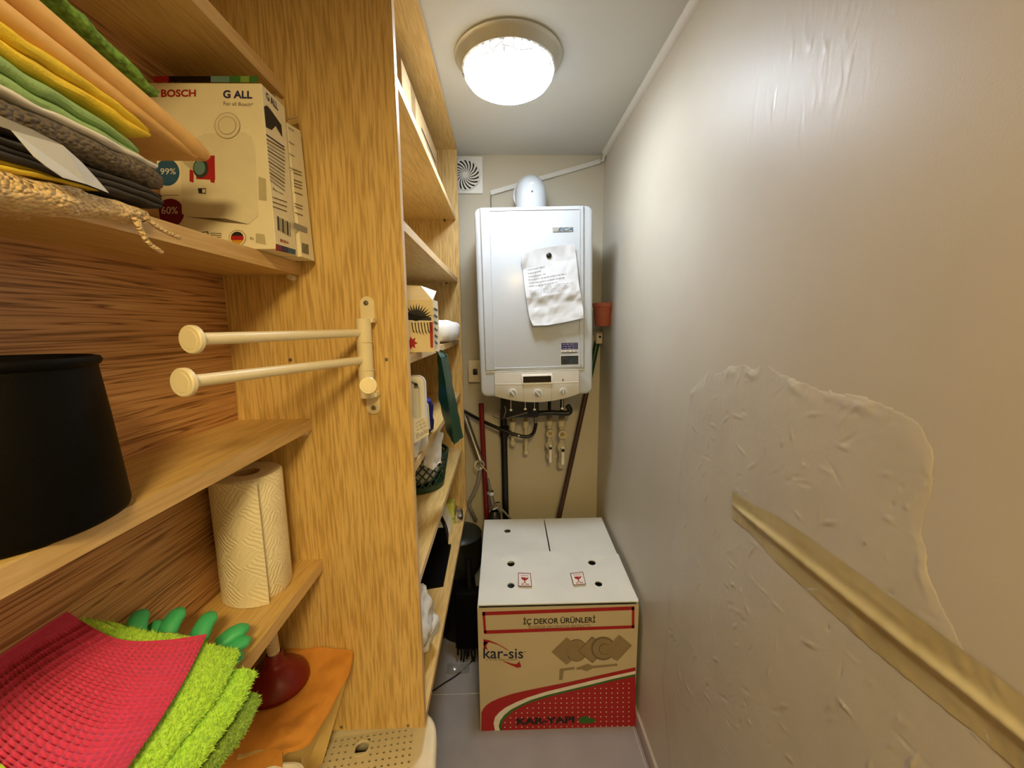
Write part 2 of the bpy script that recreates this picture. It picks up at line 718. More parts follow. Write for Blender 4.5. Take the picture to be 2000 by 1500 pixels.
# floor: slab with tiles proud of the grout
fl = struct('floor', MB().box((HX0, HY, -0.04), (HX1, YB + 0.05, -0.002)), 'grout')
xs = [HX0, -0.33, 0.47, HX1]
ys = [1.44 - 0.6 * k for k in range(7)][::-1] + [YB + 0.05]
for i in range(len(xs) - 1):
    for j in range(len(ys) - 1):
        g = 0.0013
        MB().box((xs[i] + g, ys[j] + g, -0.006), (xs[i + 1] - g, ys[j + 1] - g, 0.0), 0.0008, 1).build('tile', 'floor_tile', fl)

struct('ceiling', MB().box((HX0, HY, ZC), (HX1, YB + 0.05, ZC + 0.05)), 'ceiling_paint')
struct('wall_back', MB().box((XL - 0.05, YB, 0), (XR, YB + 0.05, ZC)), 'back_wall_paint')
wr = struct('wall_right', MB().box((XR, YF, 0), (XR + 0.05, YB + 0.05, ZC)), 'wall_paint')
struct('wall_left', MB().box((XL - 0.05, YF, 0), (XL, YB + 0.05, ZC)), 'back_wall_paint')
mbw_ = MB().box((HX0, YF - 0.1, 0), (-0.44, YF, ZC)).box((0.46, YF - 0.1, 0), (HX1, YF, ZC)).box((-0.44, YF - 0.1, 2.15), (0.46, YF, ZC))
struct('wall_front', mbw_, 'back_wall_paint')
struct('wall_hall_end', MB().box((HX0, HY - 0.05, 0), (HX1, HY, ZC)), 'back_wall_paint')
struct('wall_hall_left', MB().box((HX0 - 0.05, HY, 0), (HX0, YF, ZC)), 'back_wall_paint')
struct('wall_hall_right', MB().box((HX1, HY, 0), (HX1 + 0.05, YF, ZC)), 'back_wall_paint')
struct('baseboard_right', MB().box((XR - 0.011, YF, 0.0), (XR, YB, 0.062), 0.002), 'baseboard_tile')


def in_poly(y, z, poly):
    c = np.zeros(y.shape, bool)
    j = len(poly) - 1
    for i in range(len(poly)):
        yi, zi = poly[i]
        yj, zj = poly[j]
        hit = ((zi > z) != (zj > z)) & (y < (yj - yi) * (z - zi) / (zj - zi + 1e-12) + yi)
        c ^= hit
        j = i
    return c


def patch():
    px = [(1352, 770), (1385, 738), (1440, 728), (1492, 722), (1522, 742), (1570, 766), (1650, 785), (1780, 832), (1812, 900),
          (1806, 960), (1790, 1030), (1815, 1150), (1880, 1320), (1960, 1500), (1980, 1700), (1330, 1700), (1310, 1500), (1296, 1350),
          (1306, 1200), (1312, 1090), (1325, 980), (1335, 880)]
    P = [AX(a, b, XR) for a, b in px]
    poly = [(p.y, p.z) for p in P]
    y0, y1 = min(p[0] for p in poly), max(p[0] for p in poly)
    z0, z1 = min(p[1] for p in poly), max(p[1] for p in poly)
    ny, nz = 400, 420
    yy, zz = np.meshgrid(np.linspace(y0 - .01, y1 + .01, ny), np.linspace(z0 - .01, z1 + .01, nz), indexing='ij')
    rs = np.random.RandomState(4)

    def fbm(fy, fz, oct=4):
        out = np.zeros_like(yy)
        for k in range(oct):
            f = 2 ** k
            a, b = np.floor(yy * fy * f).astype(int), np.floor(zz * fz * f).astype(int)
            ty, tz = yy * fy * f - a, zz * fz * f - b
            ty, tz = ty * ty * (3 - 2 * ty), tz * tz * (3 - 2 * tz)
            tab = rs.rand(257, 257)
            g = lambda i, j: tab[i % 257, j % 257]
            out += ((g(a, b) * (1 - ty) + g(a + 1, b) * ty) * (1 - tz) + (g(a, b + 1) * (1 - ty) + g(a + 1, b + 1) * ty) * tz) / f
        return out / 1.9

    wob = (fbm(30, 30) - .5) * 0.03
    m = in_poly(yy + wob, zz + wob * .7, poly).astype(float)
    sm = m.copy()
    for _ in range(9):
        sm = (sm + np.roll(sm, 1, 0) + np.roll(sm, -1, 0) + np.roll(sm, 1, 1) + np.roll(sm, -1, 1)) / 5
    edge = sm * (1 - sm) * 4
    h = sm * 0.0007 + sm * (fbm(9, 9) - .5) * 0.0012 + sm * (fbm(60, 60) - .5) * 0.0005
    h += edge * np.clip(fbm(26, 26) - .42, 0, 1) * 0.006 * (zz > 1.0)
    # trowel ridges and gouges
    for k in range(340):
        cy = rs.uniform(y0, y1)
        cz = z0 + (z1 - z0) * rs.uniform(.25, 1) ** .8
        an = rs.normal(2.5, .6)
        L = rs.uniform(.004, .028)
        d = np.abs(-(yy - cy) * math.sin(an) + (zz - cz) * math.cos(an))
        al = np.abs((yy - cy) * math.cos(an) + (zz - cz) * math.sin(an))
        h += sm * np.exp(-(d / .0018) ** 2) * np.clip(1 - al / L, 0, 1) * rs.choice([1, 1, -0.8]) * rs.uniform(.0006, .0024)
    h = np.where(sm > 0.03, h, -0.002)
    h = np.maximum(h, -0.0012)
    idx = -np.ones((ny, nz), int)
    keep = sm > 0.004
    vs = []
    for i in range(ny):
        for j in range(nz):
            if keep[i, j]:
                idx[i, j] = len(vs)
                vs.append(Vector((XR - 0.0002 - h[i, j], yy[i, j], zz[i, j])))
    fs = []
    for i in range(ny - 1):
        for j in range(nz - 1):
            q = (idx[i, j], idx[i + 1, j], idx[i + 1, j + 1], idx[i, j + 1])
            if min(q) >= 0:
                fs.append(q)
    mb = MB()
    mb.v = vs
    mb.f = fs
    o = mb.build('plaster_patch', 'plaster_patch', wr, smooth=60, fix=True)
    o['label'] = 'rough plaster repair with trowel ridges'


patch()

# ------------------------------------------------------------------ tall shelf unit (far bay)
YP, XC, XBK = 0.818, -0.193, -0.546
T = 0.018
t = thing('tall_shelf_unit', 'tall pale oak shelf unit with deep shelves beside the boiler', 'shelf unit', (-0.37, 1.37, 0.555))
ps = MB().box((XBK - 0.018, YP, 0.555), (XC - 0.0015, YP + T, ZC - 0.001)).build('side_panel', 'oak_vertical', t)
MB().box((XC - 0.0015, YP - 0.0003, 0.555), (XC, YP + T + 0.0003, ZC - 0.001)).build('edge_band', 'oak_edge_vertical', ps)
for (a, b) in ((567, 703), (755, 702), (667, 1420), (797, 1417)):
    p = AY(a, b, YP)
    sm_ = MB().lathe([(0, -0.0015), (0.0035, -0.0012), (0.004, 0.0006)], p, (0, 1, 0), 12)
    sm_.build('screw', 'steel', ps)
pf = MB().box((XBK, 1.912, 0.555), (XC - 0.0015, 1.912 + T, ZC - 0.001)).build('side_panel', 'oak_vertical', t)
MB().box((XC - 0.0015, 1.9118, 0.555), (XC, 1.9302, ZC - 0.001)).build('edge_band', 'oak_edge_vertical', pf)
MB().box((XBK - 0.018, YP + T, 0.555), (XBK, 1.912, ZC - 0.001)).build('back_panel', 'oak_vertical', t)
XSF = -0.206
for i, zt in enumerate((0.575, 0.893, 1.173, 1.427, 1.71, 1.988)):
    th = 0.02
    xf = XC if i == 0 else XSF
    sh = MB().box((XBK, YP + T, zt - th), (xf - 0.0012, 1.912, zt)).build('shelf', 'oak_along', t)
    MB().box((xf - 0.0012, YP + T, zt - th), (xf, 1.912, zt)).build('edge_band', 'oak_edge', sh)
    if i:
        MB().tube([(xf - 0.05, 1.9121, zt - th - 0.0035), (xf - 0.05, 1.902, zt - th - 0.0035)], 0.0035, 10).build('shelf_pin', 'black_plastic', sh)
tp = MB().box((XBK, YP + T, 2.266), (XC - 0.0012, 1.912, ZC - 0.001)).build('top_board', 'oak_along', t)
MB().box((XC - 0.0012, YP + T, 2.266), (XC, 1.912, ZC - 0.001)).build('edge_band', 'oak_edge', tp)

# ------------------------------------------------------------------ near wall shelves
XS = -0.398
t = thing('wall_shelf_rack', 'shallow oak shelves before a striped dark wood back panel', 'shelf unit', (-0.47, 0.4, 0.96))
MB().box((XBK - 0.018, -0.27, 0.55), (XBK, YP - 0.0005, ZC - 0.001)).build('back_panel', 'zebrano', t, label='striped reddish brown wood back panel')
for zt in (0.987, 1.301, 1.614, 1.933):
    th = 0.024
    sh = MB().box((XBK, -0.27, zt - th), (XS - 0.001, YP - 0.0003, zt)).build('shelf', 'oak_along', t)
    MB().box((XS - 0.001, -0.27, zt - th), (XS, YP - 0.0003, zt)).build('edge_band', 'oak_edge', sh)
    y = YP - 0.008
    pin = MB().tube([(XS - 0.012, YP, zt - th - 0.005), (XS - 0.012, YP - 0.014, zt - th - 0.005)], [0.0065, 0.0055], 12)
    pin.build('shelf_pin', 'ivory_plastic', sh)
MB().box((XBK - 0.018, -0.288, 0.55), (XS, -0.27, ZC - 0.001)).build('side_panel', 'oak_vertical', t)

# ------------------------------------------------------------------ ceiling lamp
LC = Vector((0.029, 1.315, ZC))
t = thing('ceiling_lamp', 'round flush ceiling lamp with frosted glass bowl and metal rim', 'ceiling lamp', LC)
MB().lathe([(0.02, -0.004), (0.1575, 0.0), (0.1595, -0.003), (0.1595, -0.006), (0.1565, -0.007), (0.152, -0.012), (0.139, -0.034), (0.134, -0.036), (0.131, -0.03), (0.02, -0.028)], LC, (0, 0, 1), 64).build('pan', 'lamp_metal', t)
MB().lathe([(0.1335, -0.033), (0.1345, -0.04), (0.132, -0.052), (0.120, -0.068), (0.098, -0.081), (0.068, -0.0895), (0.035, -0.0935), (0.0005, -0.0945)], LC, (0, 0, 1), 64).build('glass_bowl', 'lamp_glass', t, smooth=80)
for k in range(3):
    a = 0.9 + k * 2.094
    MB().box((-0.006, -0.003, -0.004), (0.006, 0.003, 0.004), 0.001, 1, lambda p, a=a: LC + Vector((math.cos(a) * 0.1365, math.sin(a) * 0.1365, -0.036)) + Matrix.Rotation(a, 3, 'Z') @ p).build('clip', 'chrome', t)
hl = thing('hall_lamp', 'round warm hall ceiling lamp behind the doorway', 'ceiling lamp', (0.16, -0.8, ZC))
MB().lathe([(0.02, -0.002), (0.20, 0.0), (0.20, -0.02), (0.02, -0.022)], (0.16, -0.8, ZC), (0, 0, 1), 48).build('pan', 'lamp_metal', hl)
MB().lathe([(0.19, -0.02), (0.188, -0.05), (0.15, -0.085), (0.08, -0.105), (0.0005, -0.11)], (0.16, -0.8, ZC), (0, 0, 1), 48).build('glass_bowl', 'hall_glass', hl, smooth=80)

# ------------------------------------------------------------------ cable trunking
tr = thing('cable_trunking', 'white cable trunking along ceiling corner and back wall', 'trunking', (XR - 0.02, 1.2, ZC - 0.02))
prof = [(0, 0), (-0.020, 0), (-0.0205, -0.004), (-0.016, -0.012), (-0.008, -0.0165), (0, -0.018)]
MB().prism([(XR - 0.0003 + a, YF + 0.001, ZC - 0.0003 + b) for a, b in prof], (0, 1.96 - YF, 0)).build('corner_run', 'trunking', tr)
a0, a1 = AY(958, 378, YB - 0.004), AY(1172, 316, YB - 0.004)
d = (a1 - a0).normalized()
up = Vector((-d.z, 0, d.x))


def bar(mb, p0, p1, up, h, dep):
    y0 = Vector((0, 0.0045, 0)) if False else Vector((0, 0, 0))
    pts = [p0 - up * h, p1 - up * h, p1 + up * h, p0 + up * h]
    return mb.prism([Vector((q.x, YB - 0.0004, q.z)) for q in pts], (0, -dep, 0))


bar(MB(), a0, a1, up, 0.0095, 0.014).build('wall_run', 'trunking', tr)
e0 = a1 + Vector((0.002, -0.004, 0.0))
MB().tube([a1 - d * 0.004 + Vector((0, -0.004, 0)), a1 + d * 0.012 + Vector((0, -0.004, 0.002)), Vector((XR - 0.008, YB - 0.012, ZC - 0.03)), Vector((XR - 0.009, YB - 0.035, ZC - 0.012))], 0.005, 10).build('cable', 'trunking', tr)
MB().tube([a0 + Vector((0.003, -0.006, -0.006)), a0 + Vector((0.001, -0.01, -0.03)), a0 + Vector((0.004, -0.008, -0.12))], 0.0025, 8).build('cable', 'cable_grey', tr)

# ------------------------------------------------------------------ vent grille
c = AY(909, 343, YB)
vent = thing('vent_grille', 'square white vent with curved radial slots high on back wall', 'vent', (c.x, YB, c.z))
hw = 0.082
MB().box((c.x - hw, YB - 0.009, c.z - hw), (c.x + hw, YB - 0.0004, c.z + hw), 0.003).build('frame', 'white_plastic', vent)
MB().lathe([(0.066, 0.0), (0.070, -0.004), (0.073, 0.0)], (c.x, YB - 0.0088, c.z), (0, 1, 0), 40).build('ring', 'white_plastic', vent)
MB().lathe([(0.0, 0.0), (0.064, 0.0)], (c.x, YB - 0.0095, c.z), (0, 1, 0), 40).build('opening_shade_disc', 'shade_black', vent)  # flat black disc painting the shade behind the slats; frame is solid
N = 18
for k in range(N):
    pts = []
    a0_ = 2 * math.pi * k / N
    inner, outer = [], []
    for s in range(7):
        r = 0.012 + 0.054 * s / 6
        a = a0_ + 0.75 * (s / 6)
        w = (0.0016 + 0.0045 * s / 6)
        inner.append((r, a - w / r))
        outer.append((r, a + w / r))
    loop = inner + outer[::-1]
    MB().prism([(c.x + r * math.cos(a), YB - 0.0096, c.z + r * math.sin(a)) for r, a in loop], (0, -0.003, 0)).build('slat', 'white_plastic', vent)
MB().lathe([(0, -0.004), (0.012, -0.003), (0.013, 0)], (c.x, YB - 0.0096, c.z), (0, 1, 0), 20).build('hub', 'white_plastic', vent)

# ------------------------------------------------------------------ boiler
YBF = 1.63
bc = Vector((0.134, YBF, H + 0.087))
th_ = math.radians(-1.0)
RY = Matrix.Rotation(th_, 3, 'Y')
boil = thing('gas_boiler', 'white wall-hung gas boiler with three control knobs and flue elbow', 'boiler', bc)
W2, H2 = 0.464 / 2, 0.745 / 2


def BL(p):
    return bc + RY @ Vector(p)


def bpx(px, py, dy=0.0):
    q = AY(px, py, YBF + dy)
    l = RY.inverted() @ (q - bc)
    return l


def rounded_rect(x0, x1, z0, z1, r, n=6):
    pts = []
    for cx, cz, a in ((x1 - r, z1 - r, 0), (x0 + r, z1 - r, 90), (x0 + r, z0 + r, 180), (x1 - r, z0 + r, 270)):
        for k in range(n + 1):
            t_ = math.radians(a + 90 * k / n)
            pts.append((cx + r * math.cos(t_), cz + r * math.sin(t_)))
    return pts


def rr_body(mb, rect, r, y0, y1, bev, fn):
    """rounded slab with softened front edge (front at y0)"""
    x0, x1, z0, z1 = rect
    rings = []
    for (ins, y) in ((bev, y0), (bev * 0.3, y0 + bev * 0.3), (0, y0 + bev), (0, y1)):
        rings.append([fn((a, y, b)) for a, b in rounded_rect(x0 + ins, x1 - ins, z0 + ins, z1 - ins, max(r - ins, 0.001))])
    n = len(rings[0])
    vs = [p for rg in rings for p in rg]
    fs = [tuple(range(n)), tuple(range(3 * n, 4 * n))[::-1]]
    for i in range(3):
        for k in range(n):
            fs.append((i * n + (k + 1) % n, i * n + k, (i + 1) * n + k, (i + 1) * n + (k + 1) % n))
    return mb.add(vs, fs)


rr_body(MB(), (-W2, W2, -H2, H2), 0.028, 0.0, 0.352, 0.010, BL).build('casing', 'white_enamel', boil, smooth=50)
# front door: raised frame and flat panel inside it
zp0 = bpx(1044, 722).z
zp1 = H2 - 0.003
xa, xb = bpx(949, 560).x, bpx(1134, 560).x
door = rr_body(MB(), (xa - 0.012, xb + 0.012, zp0, zp1), 0.004, -0.006, 0.004, 0.003, BL).build('front_door', 'white_enamel', boil, smooth=50)
for lo, hi in (((xa - 0.0145, zp0), (xa - 0.012, zp1)), ((xb + 0.012, zp0), (xb + 0.0145, zp1))):
    MB().box((lo[0], -0.0012, lo[1]), (hi[0], 0.002, hi[1]), 0, 1, BL).build('door_gap_strip', 'knob_grey', door)  # grey strips put in as the dark gap line beside the door
xi0, xi1 = bpx(962, 560).x, bpx(1131, 560).x
ft = 0.0035
zi1 = bpx(1044, 412).z
zi0 = zp0 + 0.012
for lo, hi in (((xi0 - ft, zi0), (xi0, zi1)), ((xi1, zi0), (xi1 + ft, zi1)), ((xi0 - ft, zi1), (xi1 + ft, zi1 + ft)), ((xi0 - ft, zi0 - ft), (xi1 + ft, zi0))):
    MB().box((lo[0], -0.0085, lo[1]), (hi[0], -0.005, hi[1]), 0.001, 1, BL).build('frame_bead', 'white_enamel', door)
# control fascia: bowed lower edge
zc1 = zp0 - 0.008
xc0, xc1 = bpx(967, 760).x, bpx(1130, 760).x
nn = 20
bow = []
for k in range(nn + 1):
    s = k / nn
    x = xc0 + (xc1 - xc0) * s
    bow.append((x, -H2 + 0.002 - 0.026 * (1 - (2 * s - 1) ** 2)))


def fasc(x, z):
    s = (x - xc0) / (xc1 - xc0)
    return -0.008 - 0.020 * (1 - (2 * s - 1) ** 2)


mbf = MB()
vs = []
for x, zb in bow:
    yv = fasc(x, 0)
    for z in (zc1, zc1 - 0.03, zb + 0.006, zb):
        vs.append(BL((x, yv if z > zb + 0.001 else yv + 0.004, z)))
    vs.append(BL((x, 0.05, zb)))
fs = []
for k in range(nn):
    for q in range(4):
        fs.append((k * 5 + q, (k + 1) * 5 + q, (k + 1) * 5 + q + 1, k * 5 + q + 1))
mbf.add(vs, fs)
n0 = len(mbf.v)
mbf.add([BL((x, fasc(x, 0), zc1)) for x, _ in bow] + [BL((x, 0.05, zc1)) for x, _ in bow], [(k, nn + 1 + k, nn + 2 + k, k + 1) for k in range(nn)])
fascia = mbf.build('control_fascia', 'control_plastic', boil, smooth=40)
MB().box((xa - 0.012, -0.004, zp0 - 0.0065), (xb + 0.012, 0.0, zp0 - 0.001), 0.0008, 1, BL).build('joint_strip', 'boiler_plastic', boil)
dl = bpx(1020, 741)
dr = bpx(1075, 731)
yd = fasc((dl.x + dr.x) / 2, 0)
MB().box((dl.x - 0.004, yd - 0.005, dl.z - 0.018), (dr.x + 0.004, yd + 0.004, dr.z + 0.005), 0.0025, 2, BL).build('display_frame', 'white_plastic', fascia)
MB().box((dl.x + 0.002, yd - 0.0062, dl.z - 0.010), (dr.x - 0.001, yd, dr.z - 0.002), 0.001, 1, BL).build('display', 'display_black', fascia)
# fascia seams
for px_ in (1022, 1076):
    q = bpx(px_, 770)
    yv = fasc(q.x, 0)
    MB().box((q.x - 0.0006, yv - 0.0006, -H2 - 0.02), (q.x + 0.0006, yv + 0.002, zc1 - 0.045), 0, 1, BL).build('seam', 'knob_grey', fascia)
vsA = []
mbs = MB()
for k in range(nn):
    x0_, x1_ = bow[k][0], bow[k + 1][0]
    mbs.hexa([BL(p) for p in ((x0_, fasc(x0_, 0) - 0.0012, zc1 - 0.047), (x1_, fasc(x1_, 0) - 0.0012, zc1 - 0.047), (x1_, fasc(x1_, 0) + 0.002, zc1 - 0.047), (x0_, fasc(x0_, 0) + 0.002, zc1 - 0.047),
                              (x0_, fasc(x0_, 0) - 0.0012, zc1 - 0.045), (x1_, fasc(x1_, 0) - 0.0012, zc1 - 0.045), (x1_, fasc(x1_, 0) + 0.002, zc1 - 0.045), (x0_, fasc(x0_, 0) + 0.002, zc1 - 0.045))])
mbs.build('rib', 'white_plastic', fascia)
for (px_, py_, rr, ang) in ((1001, 766, 0.0175, -35), (1049, 766, 0.0175, -40), (1098, 763, 0.0145, 0)):
    q = bpx(px_, py_)
    yv = fasc(q.x, 0)
    base = BL((q.x, yv, q.z))
    kn = MB().lathe([(0, -0.003), (rr * 0.72, -0.003), (rr * 0.78, -0.0055), (rr * 0.95, -0.005), (rr, -0.0005), (rr, 0.002)], base, (0, 1, 0), 28).build('knob_ring', 'boiler_plastic', fascia)
    kk = MB().lathe([(0, -0.012), (rr * 0.62, -0.0115), (rr * 0.7, -0.0095), (rr * 0.72, 0)], base, (0, 1, 0), 28).build('knob', 'knob_grey', fascia)
    ra = math.radians(ang)
    MB().box((-0.0017, -0.0152, -rr * 0.66), (0.0017, -0.009, rr * 0.66), 0.0006, 1, lambda p, b=base, ra=ra: b + Matrix.Rotation(ra + math.pi * 0, 3, 'Y') @ Vector((p.x, p.y, p.z))).build('grip', 'white_plastic', fascia)
    for a in (-120, -60, 0, 60, 120):
        aa = math.radians(90 - a)
        if (px_ != 1098) and a in (-60, 60, 0):
            r1 = rr * 1.2
            p = base + Vector((math.cos(aa) * r1, 0, math.sin(aa) * r1))
            lx = (RY.inverted() @ (p - bc)).x
            MB().box((-0.001, -0.0006, -0.001), (0.001, 0.0002, 0.001), 0, 1, lambda v, p=p, lx=lx: Vector((p.x, bc.y + fasc(lx, 0), p.z)) + v).build('mark', 'ink_grey', fascia)
q = bpx(1098, 741)
MB().sphere(BL((q.x, fasc(q.x, 0) + 0.001, q.z)), 0.004, (0.7, 0.6, 1.4)).build('indicator', 'black_plastic', fascia)
# logo badge
qa, qb = bpx(1079, 454), bpx(1119, 444)
MB().box((qa.x, -0.0085, qa.z), (qb.x, -0.005, qb.z), 0.0006, 1, BL).build('badge', 'badge_silver', door, label='small silver logo badge')
yt = -0.0089
text_quad('ECA', [BL((qa.x + 0.021, yt, qa.z + 0.002)), BL((qb.x - 0.001, yt, qa.z + 0.002)), BL((qb.x - 0.001, yt, qb.z - 0.002)), BL((qa.x + 0.021, yt, qb.z - 0.002))], 'ink_blue', door, bold=0.02, shear=0.3)
# stickers
qa, qb = bpx(1096, 683), bpx(1128, 669)
st = MB().box((qa.x, -0.0068, qa.z - 0.012), (qb.x, -0.0055, qb.z), 0, 1, BL).build('sticker', 'ink_white', door, label='blue and white service sticker')
MB().box((qa.x, -0.0072, qa.z), (qb.x, -0.006, qb.z), 0, 1, BL).build('sticker_print', 'ink_navy', door)
for k, s in enumerate(('YETKILI SERVIS', 'BAKIM ONARIM', '7/24 SERVIS')):
    zt_ = qb.z - 0.003 - k * 0.0085
    text_quad('i' * 3 if False else ('- -- --- -- -' if k else '-- --- ---- -'), [BL((qa.x + 0.006, -0.0075, zt_ - 0.003)), BL((qb.x - 0.006, -0.0075, zt_ - 0.003)), BL((qb.x - 0.006, -0.0075, zt_ - 0.0015)), BL((qa.x + 0.006, -0.0075, zt_ - 0.0015))], 'ink_white', door, 'print_line')
text_quad('-- --- -- --', [BL((qa.x + 0.003, -0.0072, qa.z - 0.007)), BL((qb.x - 0.003, -0.0072, qa.z - 0.007)), BL((qb.x - 0.003, -0.0072, qa.z - 0.004)), BL((qa.x + 0.003, -0.0072, qa.z - 0.004))], 'ink_black', door, 'print_line')
MB().box((qa.x, -0.0072, qa.z - 0.0135), (qb.x - 0.002, -0.006, qa.z - 0.010), 0, 1, BL).build('sticker_stripe', 'ink_black', door)
qa, qb = bpx(1095, 712), bpx(1129, 694)
MB().box((qa.x - 0.0015, -0.0068, qa.z - 0.0015), (qb.x + 0.0015, -0.0055, qb.z + 0.0015), 0, 1, BL).build('sticker', 'ink_white', door)
plain('sticker_dark', (44, 52, 56), 0.25, var=0.5, vscale=30)
MB().box((qa.x, -0.0072, qa.z), (qb.x, -0.006, qb.z), 0, 1, BL).build('sticker_print', 'sticker_dark', door)
# flue elbow
ex = AY(1037, 380, 1.80).x
ztop = BL((0, 0, H2)).z + 0.003
fl_path = [(ex, 1.80, ztop - 0.004), (ex, 1.80, ztop + 0.075)]
for k in range(1, 9):
    a = math.radians(90 * k / 8)
    fl_path.append((ex, 1.80 + 0.075 * (1 - math.cos(a)), ztop + 0.075 + 0.055 * math.sin(a) * 0.85))
fl_path.append((ex, 1.998, ztop + 0.075 + 0.047))
flu = MB().tube(fl_path, 0.066, 36).build('flue_elbow', 'white_enamel', boil, smooth=60)
MB().lathe([(0.066, 0.0), (0.0715, 0.001), (0.0715, 0.012), (0.068, 0.014), (0.066, 0.015)], (ex, 1.80, ztop - 0.003), (0, 0, 1), 36).build('flue_collar', 'white_enamel', flu)
MB().lathe([(0.066, 0.0), (0.073, 0.001), (0.073, 0.008), (0.066, 0.009)], (ex, 1.905, ztop + 0.122), (0, 1, 0), 36).build('flue_collar', 'white_enamel', flu)
for zz_ in (ztop + 0.008, ztop + 0.085):
    MB().sphere((ex, 1.80 - 0.0665 - (0.004 if zz_ < ztop + 0.02 else 0), zz_), 0.004).build('screw', 'steel', flu)
MB().sphere((ex, 1.752, ztop + 0.118), 0.012, (1, 1, 0.6)).build('cap', 'white_plastic', flu)
# lower connections: dark manifold, hanging tags
zb = BL((0, 0, -H2)).z
MB().box((AY(978, 800, 1.84).x, 1.82, AY(1040, 815, 1.84).z), (AY(1052, 800, 1.84).x, 1.90, zb - 0.001), 0.012).build('manifold', 'black_plastic', boil)
MB().tube(smooth_path([AY(1046, 808, 1.85), AY(1075, 806, 1.85), AY(1108, 807, 1.85), AY(1113, 800, 1.85), AY(1108, 792, 1.85)]), 0.0125, 14).build('lower_tube', 'black_plastic', boil)
for a_ in (1001, 1027, 1073, 1097):
    q_ = AY(a_, 812, 1.915)
    MB().lathe([(0.010, -0.012), (0.016, -0.010), (0.016, 0.010), (0.010, 0.012)], q_, (0, 0, 1), 6).build('union_nut', 'steel', boil)
    MB().tube([q_, (q_.x, 1.915, zb - 0.001)], 0.008, 12).build('tail_pipe', 'black_plastic', boil)
MB().box((0.02, 1.66, zb - 0.012), (0.25, 1.72, zb + 0.0), 0.004).build('drip_tray', 'black_plastic', boil)
for px_, py_ in ((998, 801), (1026, 799), (1044, 800), (1098, 798)):
    p = AY(px_, py_, 1.66)
    MB().tube([(p.x, 1.66, p.z), (p.x, 1.66, zb + 0.004)], 0.0012, 6).build('tag_string', 'ink_white', boil)
    MB().box((p.x - 0.0055, 1.657, p.z - 0.004), (p.x + 0.0055, 1.663, p.z + 0.004), 0.002).build('tag', 'white_plastic', boil)

# paper note and magnet on the boiler
notepx = [[(1016, 498), (1045, 487), (1084, 481), (1122, 476)], [(1021, 527), (1052, 520), (1088, 513), (1126, 506)],
          [(1025, 562), (1054, 560), (1092, 553), (1130, 549)], [(1028, 583), (1058, 578), (1095, 573), (1133, 568)],
          [(1031, 602), (1062, 599), (1098, 592), (1136, 586)], [(1034, 620), (1066, 618), (1100, 612), (1139, 604)], [(1041, 636), (1070, 635), (1104, 629), (1140, 621)]]
fold = [0.012, 0.004, 0.013, 0.020, 0.016, 0.020, 0.026]
nr, nc = 60, 40


def notept(u, v, front=True):
    a = v * (len(notepx) - 1)
    i = min(int(a), len(notepx) - 2)
    f_ = a - i
    b = u * 3
    j = min(int(b), 2)
    g_ = b - j

    def P(i, j):
        return Vector((notepx[i][j][0], notepx[i][j][1], 0))
    q = (P(i, j) * (1 - g_) + P(i, j + 1) * g_) * (1 - f_) + (P(i + 1, j) * (1 - g_) + P(i + 1, j + 1) * g_) * f_
    dep = fold[i] * (1 - f_) + fold[i + 1] * f_
    cr = noise.noise(Vector((u * 5, v * 6, 3.1))) * 0.006 + noise.noise(Vector((u * 11 + v * 7, v * 9, 1.7))) * 0.0035
    near = math.exp(-(((u - 0.5) / 0.25) ** 2 + ((v - 0.11) / 0.12) ** 2))
    dep = max(0.0015, (dep + cr) * (1 - near))
    return AY(q.x, q.y, YBF - 0.009 - dep)


mbn = MB()
mbn.grid(lambda a, b: notept(b, a), nr, nc)
nt_ = mbn
cN = AY(1080, 635, YBF - 0.01)
note = thing('paper_note', 'creased white printed sheet pinned to the boiler front', 'paper', cN)
mbn.build('sheet', 'white_paper', note, smooth=60, fix=True)
# printed lines
rng = random.Random(3)
rows = [(0.175, 0.10, 0.42), (0.205, 0.10, 0.36), (0.235, 0.10, 0.45), (0.262, 0.10, 0.80), (0.29, 0.10, 0.75), (0.318, 0.10, 0.62), (0.345, 0.36, 0.90), (0.372, 0.10, 0.80), (0.398, 0.10, 0.82), (0.424, 0.10, 0.80), (0.45, 0.10, 0.66), (0.475, 0.10, 0.30)]
for v0, ua, ub in rows:
    mbl = MB()
    u = ua
    while u < ub:
        w = rng.uniform(0.012, 0.05)
        nseg = max(1, int(w / 0.012))
        for s in range(nseg):
            u0, u1 = u + w * s / nseg, u + w * (s + 1) / nseg - 0.003
            q = [notept(u0, v0 + 0.010) , notept(u1, v0 + 0.010), notept(u1, v0), notept(u0, v0)]
            mbl.poly([p + Vector((0, -0.0009, 0)) for p in q])
        u += w + 0.012
    mbl.build('print_line', 'ink_grey', note, smooth=0, fix=False)
pm = AY(1072, 499, YBF - 0.0105)
lone('magnet', MB().lathe([(0, -0.006), (0.0085, -0.0055), (0.0105, -0.004), (0.0105, 0.0), (0, 0.0)], pm, (0, 1, 0), 24), 'black_plastic', 'small round black magnet holding the note on the boiler', 'magnet')

# ------------------------------------------------------------------ pipes below the boiler
YPIPE = 1.92


